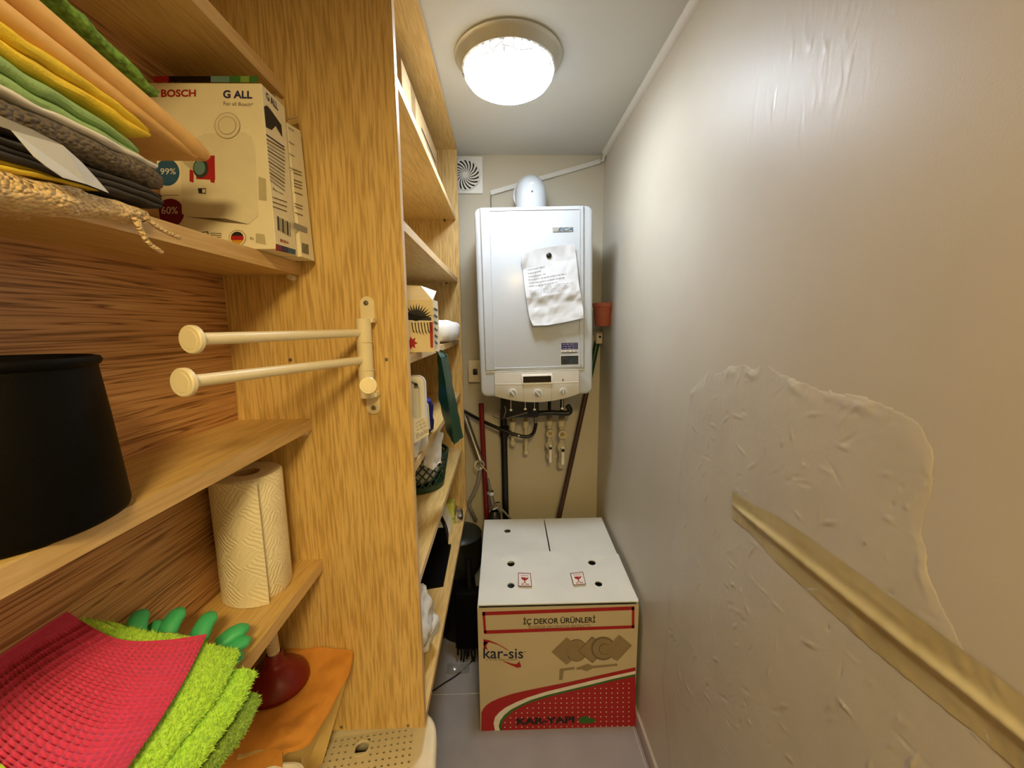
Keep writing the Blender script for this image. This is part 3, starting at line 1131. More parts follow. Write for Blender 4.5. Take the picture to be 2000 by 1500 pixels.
def valve_drop(px, top, collar, ring, lever, bottom, r, name, label, group):
    p = lambda y: AY(px, y, YPIPE)
    x = p(top).x
    t = thing(name, label, 'pipe', (x, YPIPE, p(bottom).z), group)
    MB().tube([(x, YPIPE, p(bottom).z + r), (x, YPIPE, p(top).z + 0.01)], r * 0.62, 16).build('pipe', 'pipe_white', t)
    MB().lathe([(r * 0.5, 0), (r * 0.7, 0.002), (r * 0.7, 0.022), (r * 0.4, 0.026)], (x, YPIPE, p(collar[0]).z - 0.003), (0, 0, 1), 8).build('brass_nut', 'brass', t)
    MB().lathe([(r * 0.6, 0), (r * 0.98, 0.004), (r * 1.05, p(collar[0]).z - p(collar[1]).z - 0.004), (r * 0.6, p(collar[0]).z - p(collar[1]).z)], (x, YPIPE, p(collar[1]).z), (0, 0, 1), 20).build('collar', 'pipe_white', t)
    if ring:
        rb = MB().lathe([(r * 0.55, -0.026), (r * 0.8, -0.03), (r * 1.1, -0.03), (r * 1.15, -0.02), (r * 1.0, 0.02)], (x, YPIPE - 0.01, p(ring).z), (0, 1, 0), 24).build('union_ring', 'pipe_white', t)
        MB().lathe([(0, -0.022), (r * 0.75, -0.024)], (x, YPIPE - 0.01, p(ring).z), (0, 1, 0), 20).build('union_core', 'brass', rb)
    if lever:
        vb = MB().sphere((x, YPIPE, p(lever).z), r * 1.25, (1, 1, 1.15)).build('valve_body', 'pipe_white', t)
        MB().box((x - r * 0.42, YPIPE - 0.055, p(lever).z - 0.075), (x + r * 0.42, YPIPE - 0.043, p(lever).z + 0.018), 0.004).build('lever', 'white_plastic', vb)
        MB().lathe([(0, -0.058), (r * 0.42, -0.057), (r * 0.42, -0.03)], (x, YPIPE, p(lever).z), (0, 1, 0), 16).build('lever_cap', 'black_plastic', vb)
    MB().sphere((x, YPIPE, p(bottom).z + r * 0.9), r * 1.0, (1, 1, 1.1)).build('elbow', 'pipe_white', t)
    MB().tube([(x, YPIPE, p(bottom).z + r), (x, YB - 0.0005, p(bottom).z + r)], r * 0.8, 16).build('stub', 'pipe_white', t)


valve_drop(1001, 815, (822, 840), None, None, 871, 0.0165, 'water_pipe', 'short white water pipe furthest left under the boiler', 'pipes under boiler')
valve_drop(1027, 815, (822, 836), None, None, 888, 0.0150, 'water_pipe', 'long white water pipe between black hose and short pipe under boiler', 'pipes under boiler')
valve_drop(1073, 815, (821, 832), 843, 869, 897, 0.0165, 'valve_pipe', 'left of two white valve pipes under the boiler', 'valve pipes under boiler')
valve_drop(1097, 815, (820, 834), 845, 873, 914, 0.0190, 'valve_pipe', 'right of two white valve pipes under boiler, next to pole', 'valve pipes under boiler')


def path_px(pts):
    return [AY(a, b, y) for a, b, y in pts]


hose = thing('black_hose', 'black rubber hose curving under boiler to a steel fitting', 'hose', AY(1000, 850, 1.86))
MB().tube(smooth_path(path_px([(868, 778, 1.97), (905, 802, 1.955), (950, 826, 1.90), (995, 845, 1.87), (1025, 853, 1.86), (1040, 848, 1.86), (1046, 832, 1.86), (1046, 822, 1.86)])), 0.0085, 12).build('tube', 'black_plastic', hose, smooth=60)
p = AY(1046, 826, 1.86)
MB().lathe([(0.006, 0), (0.0095, 0.001), (0.0095, 0.012), (0.007, 0.014), (0.0095, 0.017), (0.0095, 0.028), (0.006, 0.03)], p, (0, 0, 1), 12).build('fitting', 'steel', hose)
p = AY(1013, 851, 1.863)
MB().lathe([(0.0088, -0.005), (0.0102, -0.004), (0.0102, 0.004), (0.0088, 0.005)], p, (1, 0, -0.2), 16).build('clamp', 'steel', hose)

bp_ = thing('black_pipe', 'thick black drain pipe running down the back wall', 'pipe', AY(987, 1040, 1.93))
pa, pb = AY(983, 800, 1.93), AY(990, 1100, 1.93)
MB().tube([pb, pa], 0.0165, 18).build('tube', 'black_plastic', bp_, smooth=60)
MB().lathe([(0.017, 0), (0.024, 0.002), (0.024, 0.05), (0.017, 0.055)], AY(985, 852, 1.93), (0, 0, 1), 18).build('socket', 'black_plastic', bp_)
lone('red_pipe', MB().tube([Vector((AY(955, 1010, 1.885).x, 1.885, 0.001)), AY(951, 1010, 1.885), AY(945, 900, 1.885), AY(940, 797, 1.885), AY(939.5, 788, 1.885)], 0.0125, 16), 'red_pipe', 'dark red pole standing left of the black drain pipe', 'pole', smooth=60)
pole = thing('cleaning_pole', 'brown pole with green grip leaning behind the boiler', 'pole', AY(1088, 1030, 1.93))
P0, P1, P2 = AY(1070, 1110, 1.86), AY(1150, 745, 1.955), AY(1172, 640, 1.975)
MB().tube([P0, P1], 0.0125, 16).build('shaft', 'brown_pole', pole, smooth=60)
MB().tube([P1, P1 + (P2 - P1) * 0.75], 0.014, 16).build('grip', 'green_plastic', pole, smooth=60)
e = P1 + (P2 - P1) * 0.82
holder = thing('broom_holder', 'white clip holding the green pole grip on the corner wall', 'hook', e + Vector((0, 0.0, -0.02)))
MB().box((e.x - 0.015, e.y - 0.03, e.z - 0.03), (e.x + 0.015, YB - 0.0005, e.z + 0.03), 0.004).build('clip', 'ivory_plastic', holder)
MB().lathe([(0, -0.002), (0.006, -0.002), (0.006, 0.002)], (e.x + 0.002, e.y - 0.0295, e.z + 0.004), (0, 1, 0), 12).build('slot_shade_disc', 'shade_black', holder)  # raised black disc painted in as the shade of a slot
cab = thing('thin_cable', 'thin grey wire looping under the boiler', 'cable', AY(985, 815, 1.75))
MB().tube(smooth_path(path_px([(962, 812, 1.95), (975, 818, 1.9), (1000, 814, 1.78), (1030, 806, 1.76)])), 0.0022, 8).build('wire', 'cable_grey', cab, smooth=60)
MB().tube(smooth_path(path_px([(985, 793, 1.75), (988, 802, 1.75), (984, 815, 1.76)])), 0.0018, 8).build('wire', 'cable_grey', cab, smooth=60)
# socket left of the boiler
p = AY(929, 723, YB)
so = thing('junction_box', 'small ivory switch box on back wall left of boiler', 'switch', (p.x, YB, p.z - 0.05))
MB().box((p.x - 0.034, YB - 0.045, p.z - 0.055), (p.x + 0.03, YB - 0.0005, p.z + 0.055), 0.005).build('box', 'ivory_plastic', so)
MB().box((p.x - 0.010, YB - 0.05, p.z - 0.018), (p.x + 0.012, YB - 0.044, p.z + 0.012), 0.002).build('switch', 'black_plastic', so)
# grey flexible duct and hanging bits on the left
du = thing('grey_hose', 'grey vacuum tube hanging at left of the dark red pole', 'hose', AY(925, 985, 1.86))
MB().tube(path_px([(908, 815, 1.965), (938, 900, 1.87)]), 0.017, 18).build('wand', 'steel', du, smooth=60)
MB().lathe([(0.018, -0.004), (0.026, -0.003), (0.026, 0.003), (0.018, 0.004)], AY(936, 908, 1.86), (0.25, -1, 0.1), 24).build('ring', 'chrome', du)
MB().tube(smooth_path(path_px([(938, 915, 1.87), (934, 940, 1.87), (924, 965, 1.88), (916, 982, 1.89), (922, 1000, 1.90), (930, 1016, 1.93)])), 0.009, 12).build('tube', 'cable_grey', du, smooth=60)
MB().tube(path_px([(938, 905, 1.83), (952, 922, 1.82)]), 0.0035, 8).build('pin', 'chrome', du)
ht = thing('pump_fitting', 'dark metal pump with chrome nuts between red pole and drain pipe', 'pump', AY(968, 1060, 1.85))
MB().lathe([(0.03, -0.08), (0.036, -0.05), (0.03, 0.0), (0.018, 0.02)], AY(966, 1005, 1.86), (0, 0, 1), 24).build('body', 'black_plastic', ht, smooth=60)
MB().tube(path_px([(953, 935, 1.86), (958, 965, 1.86), (962, 985, 1.86)]), [0.006, 0.01, 0.014], 14).build('neck', 'steel', ht, smooth=60)
MB().lathe([(0.012, -0.01), (0.018, -0.008), (0.018, 0.008), (0.012, 0.01)], AY(958, 962, 1.858), (0.2, 0, 1), 6).build('nut', 'chrome', ht)
MB().lathe([(0.030, -0.004), (0.034, -0.003), (0.034, 0.003), (0.030, 0.004)], AY(966, 988, 1.86), (-0.4, 0, 1), 24).build('clamp', 'chrome', ht)
MB().tube(smooth_path(path_px([(975, 990, 1.87), (988, 1003, 1.87), (1003, 1020, 1.87)])), 0.005, 10).build('lead', 'cable_grey', ht)
# terracotta pot on the right wall
pc = AX(1180, 592, 0.437)
pot = thing('flower_pot', 'empty terracotta flower pot tucked between boiler and right wall', 'flower pot', (0.437, 1.84, pc.z - 0.10))
zt = AY(1180, 592, 1.84).z
zbm = AY(1180, 637, 1.84).z
cx = AY(1181, 600, 1.84).x - 0.006
MB().lathe([(0.001, zbm - zt + 0.004), (0.034, zbm - zt), (0.037, zbm - zt + 0.003), (0.0445, -0.02), (0.049, -0.018), (0.050, -0.002), (0.048, 0), (0.0445, -0.002), (0.043, -0.018), (0.033, zbm - zt + 0.012), (0.001, zbm - zt + 0.010)], (cx, 1.84, zt), (0, 0, 1), 32).build('body', 'terracotta', pot, smooth=50)
MB().box((cx + 0.030, 1.825, zt - 0.03), (XR - 0.0003, 1.855, zt - 0.012), 0.003).build('bracket', 'terracotta', pot)

# ------------------------------------------------------------------ big printed cardboard box
YX = 1.286
bx0, bx1 = -0.0985, 0.4745
zf, zk = 0.499, 0.552
byk = 1.83
carton = thing('cardboard_box', 'large white cardboard box with red printed front standing on the floor', 'box', ((bx0 + bx1) / 2, 1.55, 0.0))
wt = 0.005
MB().prism([(bx0, YX, 0.001), (bx1, YX, 0.001), (bx1 + 0.001, YX, zf), (bx0 - 0.002, YX, zf)], (0, wt, 0)).build('front_side', 'box_print', carton)
MB().prism([(bx0, YX + wt, 0.001), (bx0, byk, 0.001), (bx0, byk, zk), (bx0 - 0.002, YX + wt, zf)], (wt, 0, 0)).build('left_side', 'box_white', carton)
MB().prism([(bx1, YX + wt, 0.001), (bx1, byk, 0.001), (bx1, byk, zk), (bx1, YX + wt, zf)], (-wt, 0, 0)).build('right_side', 'box_white', carton)
MB().prism([(bx0 + wt, byk, 0.001), (bx1 - wt, byk, 0.001), (bx1 - wt, byk, zk), (bx0 + wt, byk, zk)], (0, -wt, 0)).build('back_side', 'box_white', carton)
MB().box((bx0 + wt, YX + wt, 0.001), (bx1 - wt, byk - wt, 0.004)).build('bottom', 'box_white', carton)


def zt_at(y):
    return zf + (zk - zf) * (y - YX) / (byk - YX)


def plate(outer, holes, thick, lift, name, sag=None):
    """flap: plan outline (x, y) with real holes, laid on the box's sloping top"""
    bm = bmesh.new()
    for loop in [outer] + holes:
        vs = [bm.verts.new((a, b, 0)) for a, b in loop]
        for i in range(len(vs)):
            bm.edges.new((vs[i], vs[(i + 1) % len(vs)]))
    bmesh.ops.triangle_fill(bm, use_beauty=True, edges=bm.edges[:])
    bmesh.ops.subdivide_edges(bm, edges=[e for e in bm.edges if e.calc_length() > 0.05], cuts=3, use_grid_fill=True)
    bmesh.ops.triangulate(bm, faces=bm.faces[:])
    ret = bmesh.ops.extrude_face_region(bm, geom=bm.faces[:])
    for v in ret['geom']:
        if isinstance(v, bmesh.types.BMVert):
            v.co.z += thick
    mb = MB()

    def xf(p):
        z = zt_at(p.y) + lift + p.z
        if sag:
            z += sag(p.x, p.y)
        return Vector((p.x, p.y, z))
    mb.frombm(bm, xf)
    return mb.build(name, 'box_white', carton, smooth=30)


TN = Vector((0, -(zk - zf), byk - YX)).normalized()


def top(px, py, lift=0.0):
    return AP(px, py, (0, YX, zf + lift), TN)


def hole(px, py, r, lift):
    p = top(px, py, lift)
    return [(p.x + r * math.cos(k * math.pi / 6), p.y + r * math.sin(k * math.pi / 6)) for k in range(12)]


ym = top(1070, 1083, 0.01).y
xm0, xm1 = top(1063, 1015).x, top(1075, 1083, 0.0).x
xm = (xm0 + xm1) / 2
plate([(bx0 + 0.001, ym - 0.035), (xm - 0.003, ym - 0.035), (xm - 0.004, byk - 0.001), (bx0 + 0.001, byk - 0.001)], [hole(991, 1038, 0.0155, 0.002)], 0.004, 0.0005, 'left_flap')
plate([(xm + 0.003, ym - 0.035), (bx1 - 0.001, ym - 0.035), (bx1 - 0.001, byk - 0.001), (xm + 0.001, byk - 0.001)], [], 0.004, 0.0005, 'right_flap')


def sag(x, y):
    s = (y - YX) / (ym - YX)
    return noise.noise(Vector((x * 9, y * 9, 0.4))) * 0.006 * min(1, max(0, s)) + (0.008 if s > 0.85 else 0.006 * s)


plate([(bx0 + 0.001, YX + 0.001), (bx1 - 0.0005, YX + 0.001), (bx1 - 0.003, ym - 0.02), (xm + 0.16, ym + 0.012), (xm + 0.02, ym), (xm - 0.08, ym + 0.004), (bx0 + 0.05, ym - 0.003), (bx0 + 0.022, ym + 0.016), (bx0 + 0.003, ym + 0.012)],
      [hole(998, 1105, 0.0155, 0.01), hole(1156, 1102, 0.0155, 0.01), hole(998, 1147, 0.014, 0.008), hole(1169, 1143, 0.014, 0.008)], 0.004, 0.009, 'front_flap', sag)
# side wing of the right flap folded down a little
mbw = MB()
mbw.prism([top(1196, 1072, 0.012), top(1246, 1168, 0.006), top(1243, 1176, 0.0), top(1205, 1090, 0.0)], (0.003, 0, -0.004))
mbw.build('torn_edge', 'box_white', carton)


def fp(px, py, l=0.0008):
    q = AY(px, py, YX)
    q.y = YX - l
    return q


def decal_f(pts, mat, name='print', l=0.0008, parent=None):
    return MB().poly([fp(a, b, l) for a, b in pts]).build(name, mat, parent or carton, smooth=0, fix=False)


# red frame with the two lines of lettering
for q in ([(942, 1195), (1239, 1184), (1239, 1191), (942, 1202)], [(946, 1231), (1239, 1221), (1239, 1227), (946, 1238)],
          [(942, 1195), (947, 1195), (950, 1236), (945, 1237)], [(1234, 1186), (1239, 1185), (1239, 1226), (1234, 1226)]):
    decal_f(q, 'ink_red', 'printed_frame')
text_quad('İÇ DEKOR ÜRÜNLERİ', [fp(1022, 1222), fp(1163, 1218), fp(1163, 1201), fp(1022, 1205)], 'ink_black', carton, bold=0.02)
text_quad('INTERIOR DECORATIVE PRODUCTS', [fp(1033, 1228), fp(1153, 1225), fp(1153, 1219), fp(1033, 1222)], 'ink_taupe_dark', carton)
text_quad('kar-sis', [fp(944, 1286), fp(1022, 1286), fp(1022, 1266), fp(944, 1264)], 'ink_dark_blue', carton, bold=0.012)
text_quad('iç ve dış dekor ürünleri', [fp(949, 1291), fp(1010, 1291), fp(1010, 1285.5), fp(949, 1285.5)], 'ink_taupe_dark', carton)
decal_f(ell((1025, 1273), 1.2, 1.2, 10), 'ink_taupe_dark', 'print')


def swoosh(pa, pb):
    return pa + pb[::-1]


decal_f(swoosh([(944, 1248), (955, 1250), (970, 1256), (984, 1264), (993, 1269)], [(945, 1266), (948, 1258), (956, 1254), (972, 1259), (992, 1270)]), 'ink_red', 'printed_swoosh')
decal_f(swoosh([(982, 1291), (996, 1298), (1010, 1304), (1017, 1303), (1018, 1300)], [(982, 1290), (997, 1295), (1008, 1297), (1014, 1292), (1012, 1287)][:4] + [(1013, 1288)]), 'ink_red', 'printed_swoosh')
decal_f([(944, 1258), (947, 1266), (953, 1270), (950, 1262), (953, 1254), (946, 1252)], 'ink_red', 'printed_swoosh')
# rosettes, corner and moulding shown on the front


def diamond(cx, cy, r, sq=1.0):
    return [(cx - r, cy), (cx, cy - r * sq), (cx + r, cy), (cx, cy + r * sq)]


decal_f(ell((1126, 1270), 21, 22, 28), 'ink_taupe_dark', 'printed_rosette', 0.0008)
decal_f(ell((1126.5, 1270), 19.5, 20.5, 28), 'ink_taupe', 'printed_rosette', 0.0010)
decal_f([(1077, 1273), (1107, 1244), (1117, 1253), (1106, 1268), (1109, 1283), (1116, 1291), (1106, 1298)], 'ink_taupe', 'printed_rosette', 0.0012)
decal_f([(1128, 1271), (1156, 1243), (1166, 1249), (1160, 1270), (1166, 1286), (1157, 1295)], 'ink_taupe_dark', 'printed_rosette', 0.0012)
decal_f([(1130, 1271), (1156, 1245), (1164, 1250), (1158, 1270), (1164, 1286), (1157, 1293)], 'ink_taupe', 'printed_rosette', 0.0014)
decal_f(ell((1178, 1266), 24, 23, 28), 'ink_taupe_dark', 'printed_rosette', 0.0016)
decal_f(ell((1178.5, 1266), 21, 20, 28), 'ink_taupe', 'printed_rosette', 0.0018)
decal_f(ell((1181, 1267), 12, 11, 24), 'ink_taupe_dark', 'printed_rosette', 0.0020)
decal_f(ell((1181.5, 1267), 10.5, 9.5, 24), 'ink_taupe', 'printed_rosette', 0.0022)
decal_f([(1184, 1265), (1209, 1239), (1234, 1260), (1206, 1290), (1196, 1286)], 'ink_taupe', 'printed_rosette', 0.0024)
decal_f([(1093, 1306), (1122, 1302), (1122, 1307), (1101, 1310), (1099, 1327), (1092, 1328)], 'ink_taupe', 'printed_moulding')
decal_f([(1126, 1304), (1135, 1301), (1148, 1296), (1158, 1300), (1206, 1296), (1206, 1300), (1158, 1305), (1146, 1311), (1135, 1307), (1126, 1308)], 'ink_taupe', 'printed_moulding')
# red swoosh band, white band, green line, red field
band_top = [(940, 1392), (943, 1385), (950, 1377), (960, 1370), (976, 1363), (1000, 1355), (1030, 1348), (1070, 1340), (1110, 1332), (1160, 1321), (1200, 1312), (1241, 1303)]
band_bot = [(967, 1428), (964, 1412), (967, 1400), (975, 1391), (988, 1381), (1006, 1372), (1030, 1362), (1065, 1351), (1110, 1340), (1160, 1328), (1200, 1319), (1241, 1310)]
wb_bot = [(977, 1428), (974, 1418), (977, 1407), (984, 1397), (997, 1386), (1014, 1377), (1036, 1367), (1068, 1357), (1110, 1347), (1160, 1335), (1200, 1325), (1241, 1316)]
gr_bot = [(981, 1428), (979, 1419), (982, 1409), (989, 1400), (1001, 1389), (1017, 1380), (1038, 1371), (1070, 1361), (1110, 1351), (1160, 1339), (1200, 1329), (1241, 1320)]


def strip(a, b, mat, name, l):
    mb = MB()
    for i in range(len(a) - 1):
        mb.poly([fp(*a[i], l), fp(*b[i], l), fp(*b[i + 1], l), fp(*a[i + 1], l)])
    mb.build(name, mat, carton, smooth=0, fix=False)


strip([(940, 1428)] + band_top, [(967, 1428)] + band_bot, 'ink_red', 'printed_band', 0.0008)
strip(band_bot, wb_bot, 'ink_white', 'printed_band', 0.0008)
strip(wb_bot, gr_bot, 'ink_green', 'printed_band', 0.0008)
floor_line = [(gr_bot[i][0], 1428 if gr_bot[i][0] < 1000 else 1428 - (gr_bot[i][0] - 981) * 0.018) for i in range(len(gr_bot))]
strip(gr_bot, floor_line, 'ink_red', 'printed_band', 0.0008)
mbd = MB()
for r in range(11):
    for k in range(26):
        x = 986 + k * 11 - (r % 2) * 0.0
        y = 1420 - r * 9.2 - (x - 980) * 0.012
        top_y = np.interp(x, [g[0] for g in gr_bot[1:]], [g[1] for g in gr_bot[1:]])
        if x < 1236 and y > top_y + 5:
            mbd.poly([fp(a, b, 0.0012) for a, b in ell((x, y), 1.25, 1.25, 6)])
mbd.build('printed_dots', 'ink_white', carton, smooth=0, fix=False)
text_quad('KAR-YAPI', [fp(1009, 1415, 0.0018), fp(1122, 1411, 0.0018), fp(1122, 1398, 0.0018), fp(1009, 1402, 0.0018)], 'ink_black', carton, bold=0.045)
decal_f([(1128, 1404), (1140, 1397), (1156, 1402), (1166, 1407), (1152, 1412), (1134, 1412)], 'ink_green', 'printed_leaf', 0.0018)
# fragile stickers on the front flap
for cx_, cy_, sx in ((1024.5, 1132, 1), (1129, 1130, 1)):
    quad = [(1012, 1145), (1039, 1145.5), (1036.5, 1119.5), (1012, 1118.5)] if cx_ < 1100 else [(1120, 1143), (1144.5, 1141), (1138.5, 1116.5), (1113.5, 1119.5)]
    L = 0.0225

    def fq(a, b, l=0.0):
        BLq, BRq, TRq, TLq = [Vector((*q, 0)) for q in quad]
        q = (BLq * (1 - a) + BRq * a) * (1 - b) + (TLq * (1 - a) + TRq * a) * b
        return top(q.x, q.y, L + l)
    MB().poly([fq(0, 0), fq(1, 0), fq(1, 1), fq(0, 1)]).build('fragile_label', 'ink_white', carton, smooth=0, fix=False)
    w_ = 0.05
    for q in ([(0, 0), (1, 0), (1, w_), (0, w_)], [(0, 1 - w_), (1, 1 - w_), (1, 1), (0, 1)], [(0, 0), (w_, 0), (w_, 1), (0, 1)], [(1 - w_, 0), (1, 0), (1, 1), (1 - w_, 1)]):
        MB().poly([fq(a, b, 0.0004) for a, b in q]).build('label_border', 'ink_maroon', carton, smooth=0, fix=False)
    cup = [(0.22, 0.68), (0.26, 0.55), (0.36, 0.48), (0.45, 0.46), (0.47, 0.30), (0.34, 0.25), (0.66, 0.25), (0.53, 0.30), (0.55, 0.46), (0.66, 0.49), (0.76, 0.58), (0.80, 0.68), (0.64, 0.64), (0.58, 0.56), (0.60, 0.66)]
    MB().poly([fq(a, b, 0.0005) for a, b in cup]).build('wine_glass_mark', 'ink_red', carton, smooth=0, fix=False)
    text_quad('FRAGILE', [fq(0.2, 0.76, 0.0005), fq(0.8, 0.76, 0.0005), fq(0.8, 0.86, 0.0005), fq(0.2, 0.86, 0.0005)], 'ink_red', carton)
    text_quad('-- ---', [fq(0.25, 0.12, 0.0005), fq(0.8, 0.12, 0.0005), fq(0.8, 0.2, 0.0005), fq(0.25, 0.2, 0.0005)], 'ink_red', carton, 'print_line')

# ------------------------------------------------------------------ adhesive tape over a cable on the right wall
tapep = [(1432, 958, 1012), (1470, 984, 1043), (1520, 1008, 1100), (1600, 1062, 1172), (1700, 1134, 1262), (1800, 1208, 1345), (1900, 1282, 1425), (2000, 1358, 1510), (2150, 1470, 1640), (2700, 1890, 2090)]
tape = thing('taped_cable', 'strip of yellowish tape holding a cable on the right wall', 'tape', (XR, 0.7, 0.9))


def tape_pt(s, w):
    a = s * (len(tapep) - 1)
    i = min(int(a), len(tapep) - 2)
    f_ = a - i
    x = tapep[i][0] * (1 - f_) + tapep[i + 1][0] * f_
    yt = tapep[i][1] * (1 - f_) + tapep[i + 1][1] * f_
    yb_ = tapep[i][2] * (1 - f_) + tapep[i + 1][2] * f_
    # the cut ends run slightly off square
    q = AX(x, yt * (1 - w) + yb_ * w, XR)
    wob = noise.noise(Vector((s * 30, w * 3, 5.0))) * 0.0012
    rid = 0.0062 * math.exp(-((w - 0.5) / 0.085) ** 2) * min(1, s * 9 + 0.25)
    fl2 = 0.0012 * max(0, noise.noise(Vector((s * 45, w * 7, 2.0))))
    q.x = XR - 0.0016 - rid - abs(wob) - fl2
    return q


MB().grid(tape_pt, 120, 26).build('tape_strip', 'adhesive_tape', tape, smooth=60)
ce = [tape_pt(s_, 0.5) + Vector((0.0042, 0, 0)) for s_ in np.linspace(0.06, 1, 40)]
MB().tube(ce, 0.0032, 10).build('cable', 'ivory_plastic', tape)

# ------------------------------------------------------------------ swing-arm towel rack
rack = thing('towel_rack', 'cream swing-arm towel rail screwed to the oak panel', 'towel rail', AY(725, 790, YP))


def plate_y(pts, y, d_):
    return [Vector((p.x, y, p.z)) for p in pts]


def tab(px, py0, py1, hw, round_up):
    c0 = AY(px, py0, YP)
    c1 = AY(px, py1, YP)
    w = hw
    pts = []
    if round_up:
        for k in range(13):
            a = math.pi * k / 12
            pts.append(Vector((c0.x + w * math.cos(a), YP - 0.0004, c0.z - w + w * math.sin(a))))
        pts += [Vector((c0.x - w, YP - 0.0004, c1.z)), Vector((c0.x + w, YP - 0.0004, c1.z))]
    else:
        for k in range(13):
            a = math.pi + math.pi * k / 12
            pts.append(Vector((c1.x + w * math.cos(a), YP - 0.0004, c1.z + w + w * math.sin(a))))
        pts += [Vector((c1.x + w, YP - 0.0004, c0.z)), Vector((c1.x - w, YP - 0.0004, c0.z))]
    return MB().prism(pts, (0, -0.0035, 0))


b1 = tab(717, 579, 622, 0.0135, True).build('bracket', 'cream_plastic', rack)
b2 = tab(731, 762, 808, 0.0135, False).build('bracket', 'cream_plastic', rack)
for (a, b, pr) in ((716, 592, b1), (731, 796, b2)):
    p = AY(a, b, YP)
    MB().lathe([(0, -0.0065), (0.003, -0.0062), (0.005, -0.0045), (0.005, -0.003)], p, (0, 1, 0), 14).build('screw', 'steel', pr)
YT = YP - 0.028
tA, tB = AY(709, 622, YT), AY(718, 776, YT)
MB().tube([tB, tA], 0.0145, 24).build('post', 'cream_plastic', rack, smooth=60)
MB().box((tA.x - 0.004, YT, tA.z - 0.008), (tA.x + 0.018, YP - 0.0004, tA.z + 0.0), 0.001).build('arm_seat', 'cream_plastic', rack)
MB().box((tB.x - 0.004, YT, tB.z), (tB.x + 0.018, YP - 0.0004, tB.z + 0.008), 0.001).build('arm_seat', 'cream_plastic', rack)
for py in (668, 672 + 50):
    p = AY(711 + (py - 622) * 0.058, py, YT)
    MB().lathe([(0.0145, -0.001), (0.0149, 0), (0.0145, 0.001)], p, (0, 0, 1), 24).build('joint_ring', 'ivory_plastic', rack)


def arm(root_px, tip_px, ytip, cap_r):
    p0 = AY(root_px[0], root_px[1], YT)
    p1 = AY(tip_px[0], tip_px[1], ytip)
    d_ = (p1 - p0).normalized()
    ar = MB().tube([p0, p1], 0.0075, 20).build('arm', 'cream_plastic', rack, smooth=60)
    MB().lathe([(0.0, 0.0030), (cap_r * 0.66, 0.0030), (cap_r * 0.70, 0.0026), (cap_r * 0.93, 0.0026), (cap_r, 0.0012), (cap_r, -0.0035), (cap_r * 0.92, -0.0050), (0.0085, -0.0055), (0.0076, -0.010)], p1, d_, 40).build('end_cap', 'cream_plastic', ar, smooth=28)


arm((706, 650), (374, 663), 0.47, 0.0165)
arm((710, 703), (358, 747), 0.45, 0.0165)
arm((716, 752), (719, 753), 0.60, 0.0128)

# ------------------------------------------------------------------ cartons of vacuum bags on the top shelf
vb = thing('vacuum_bag_box', 'white printed carton of vacuum cleaner bags beside folded cloths', 'box', (-0.452, 0.72, 1.6145))
vx0, vx1, vy0, vy1, vz0, vz1 = -0.541, -0.367, 0.685, 0.752, 1.6147, 1.861
MB().box((vx0, vy0, vz0), (vx1, vy1, vz1), 0.0008, 1).build('carton', 'carton_white', vb)


def vf(px, py, l=0.0005):
    q = AY(px, py, vy0)
    q.y = vy0 - l
    return q


def vs_(px, py, l=0.0005):
    q = AX(px, py, vx1)
    q.x = vx1 + l
    return q


def dec(pts, mat, name='print', fn=vf, l=0.0005, par=None):
    return MB().poly([fn(a, b, l) for a, b in pts]).build(name, mat, par or vb, smooth=0, fix=False)


for a, b, m_ in ((300, 330, 'ink_red'), (330, 412, 'display_black'), (412, 448, 'ink_teal'), (448, 470, 'ink_green'), (470, 487, 'ink_light_green'), (487, 504, 'ink_green')):
    dec([(a, 161), (b, 161), (b, 149), (a, 149)], m_, 'colour_stripe')
text_quad('BOSCH', [vf(315, 190), vf(383, 189), vf(383, 175), vf(315, 175)], 'ink_red', vb, bold=0.03)
text_quad('G ALL', [vf(436, 192), vf(493, 193), vf(493, 178), vf(436, 176)], 'ink_navy', vb, bold=0.03)
text_quad('For all Bosch*', [vf(437, 206), vf(495, 208), vf(495, 201), vf(437, 198)], 'ink_taupe_dark', vb)
# round seal
for r0, m_, l in ((25, 'ink_taupe', 0.0012), (24, 'ink_bag', 0.0014), (17.5, 'ink_taupe', 0.0016), (16.5, 'ink_bag', 0.0018)):
    dec(ell((445, 246), r0, r0 * 1.02, 32), m_, 'printed_seal', l=l)
# pictured dust bag
dec([(352, 282), (400, 262), (478, 258), (492, 268), (499, 290), (505, 422), (486, 438), (440, 428), (368, 424), (356, 418)], 'ink_bag', 'pictured_bag', l=0.0007)
dec([(366, 424), (440, 427), (486, 438), (440, 434), (400, 428)], 'ink_taupe_dark', 'pictured_bag_shadow', l=0.0009)
dec([(505, 345), (520, 350), (521, 392), (506, 390)], 'ink_bag_shade', 'print', l=0.0007)
dec([(384, 306), (420, 304), (421, 352), (384, 350)], 'ink_red', 'pictured_holder', l=0.0009)
dec([(371, 331), (379, 334), (379, 357), (371, 355)], 'ink_red', 'pictured_holder', l=0.0009)
dec([(412, 330), (420, 333), (420, 358), (412, 356)], 'ink_red', 'pictured_holder', l=0.0010)
dec(ell((393, 329), 15, 19, 24), 'display_black', 'pictured_opening', l=0.0011)
dec(ell((391, 328), 11, 14, 24), 'ink_teal', 'pictured_opening', l=0.0013)
dec([(331, 282), (345, 290), (398, 330), (388, 342), (362, 322)], 'ink_bag_shade', 'pictured_nozzle', l=0.0010)
dec([(387, 368), (403, 368), (403, 379), (389, 378)], 'ink_black', 'print', l=0.0009)
dec([(396, 370), (402, 370), (402, 377), (396, 377)], 'ink_bag', 'print', l=0.0011)
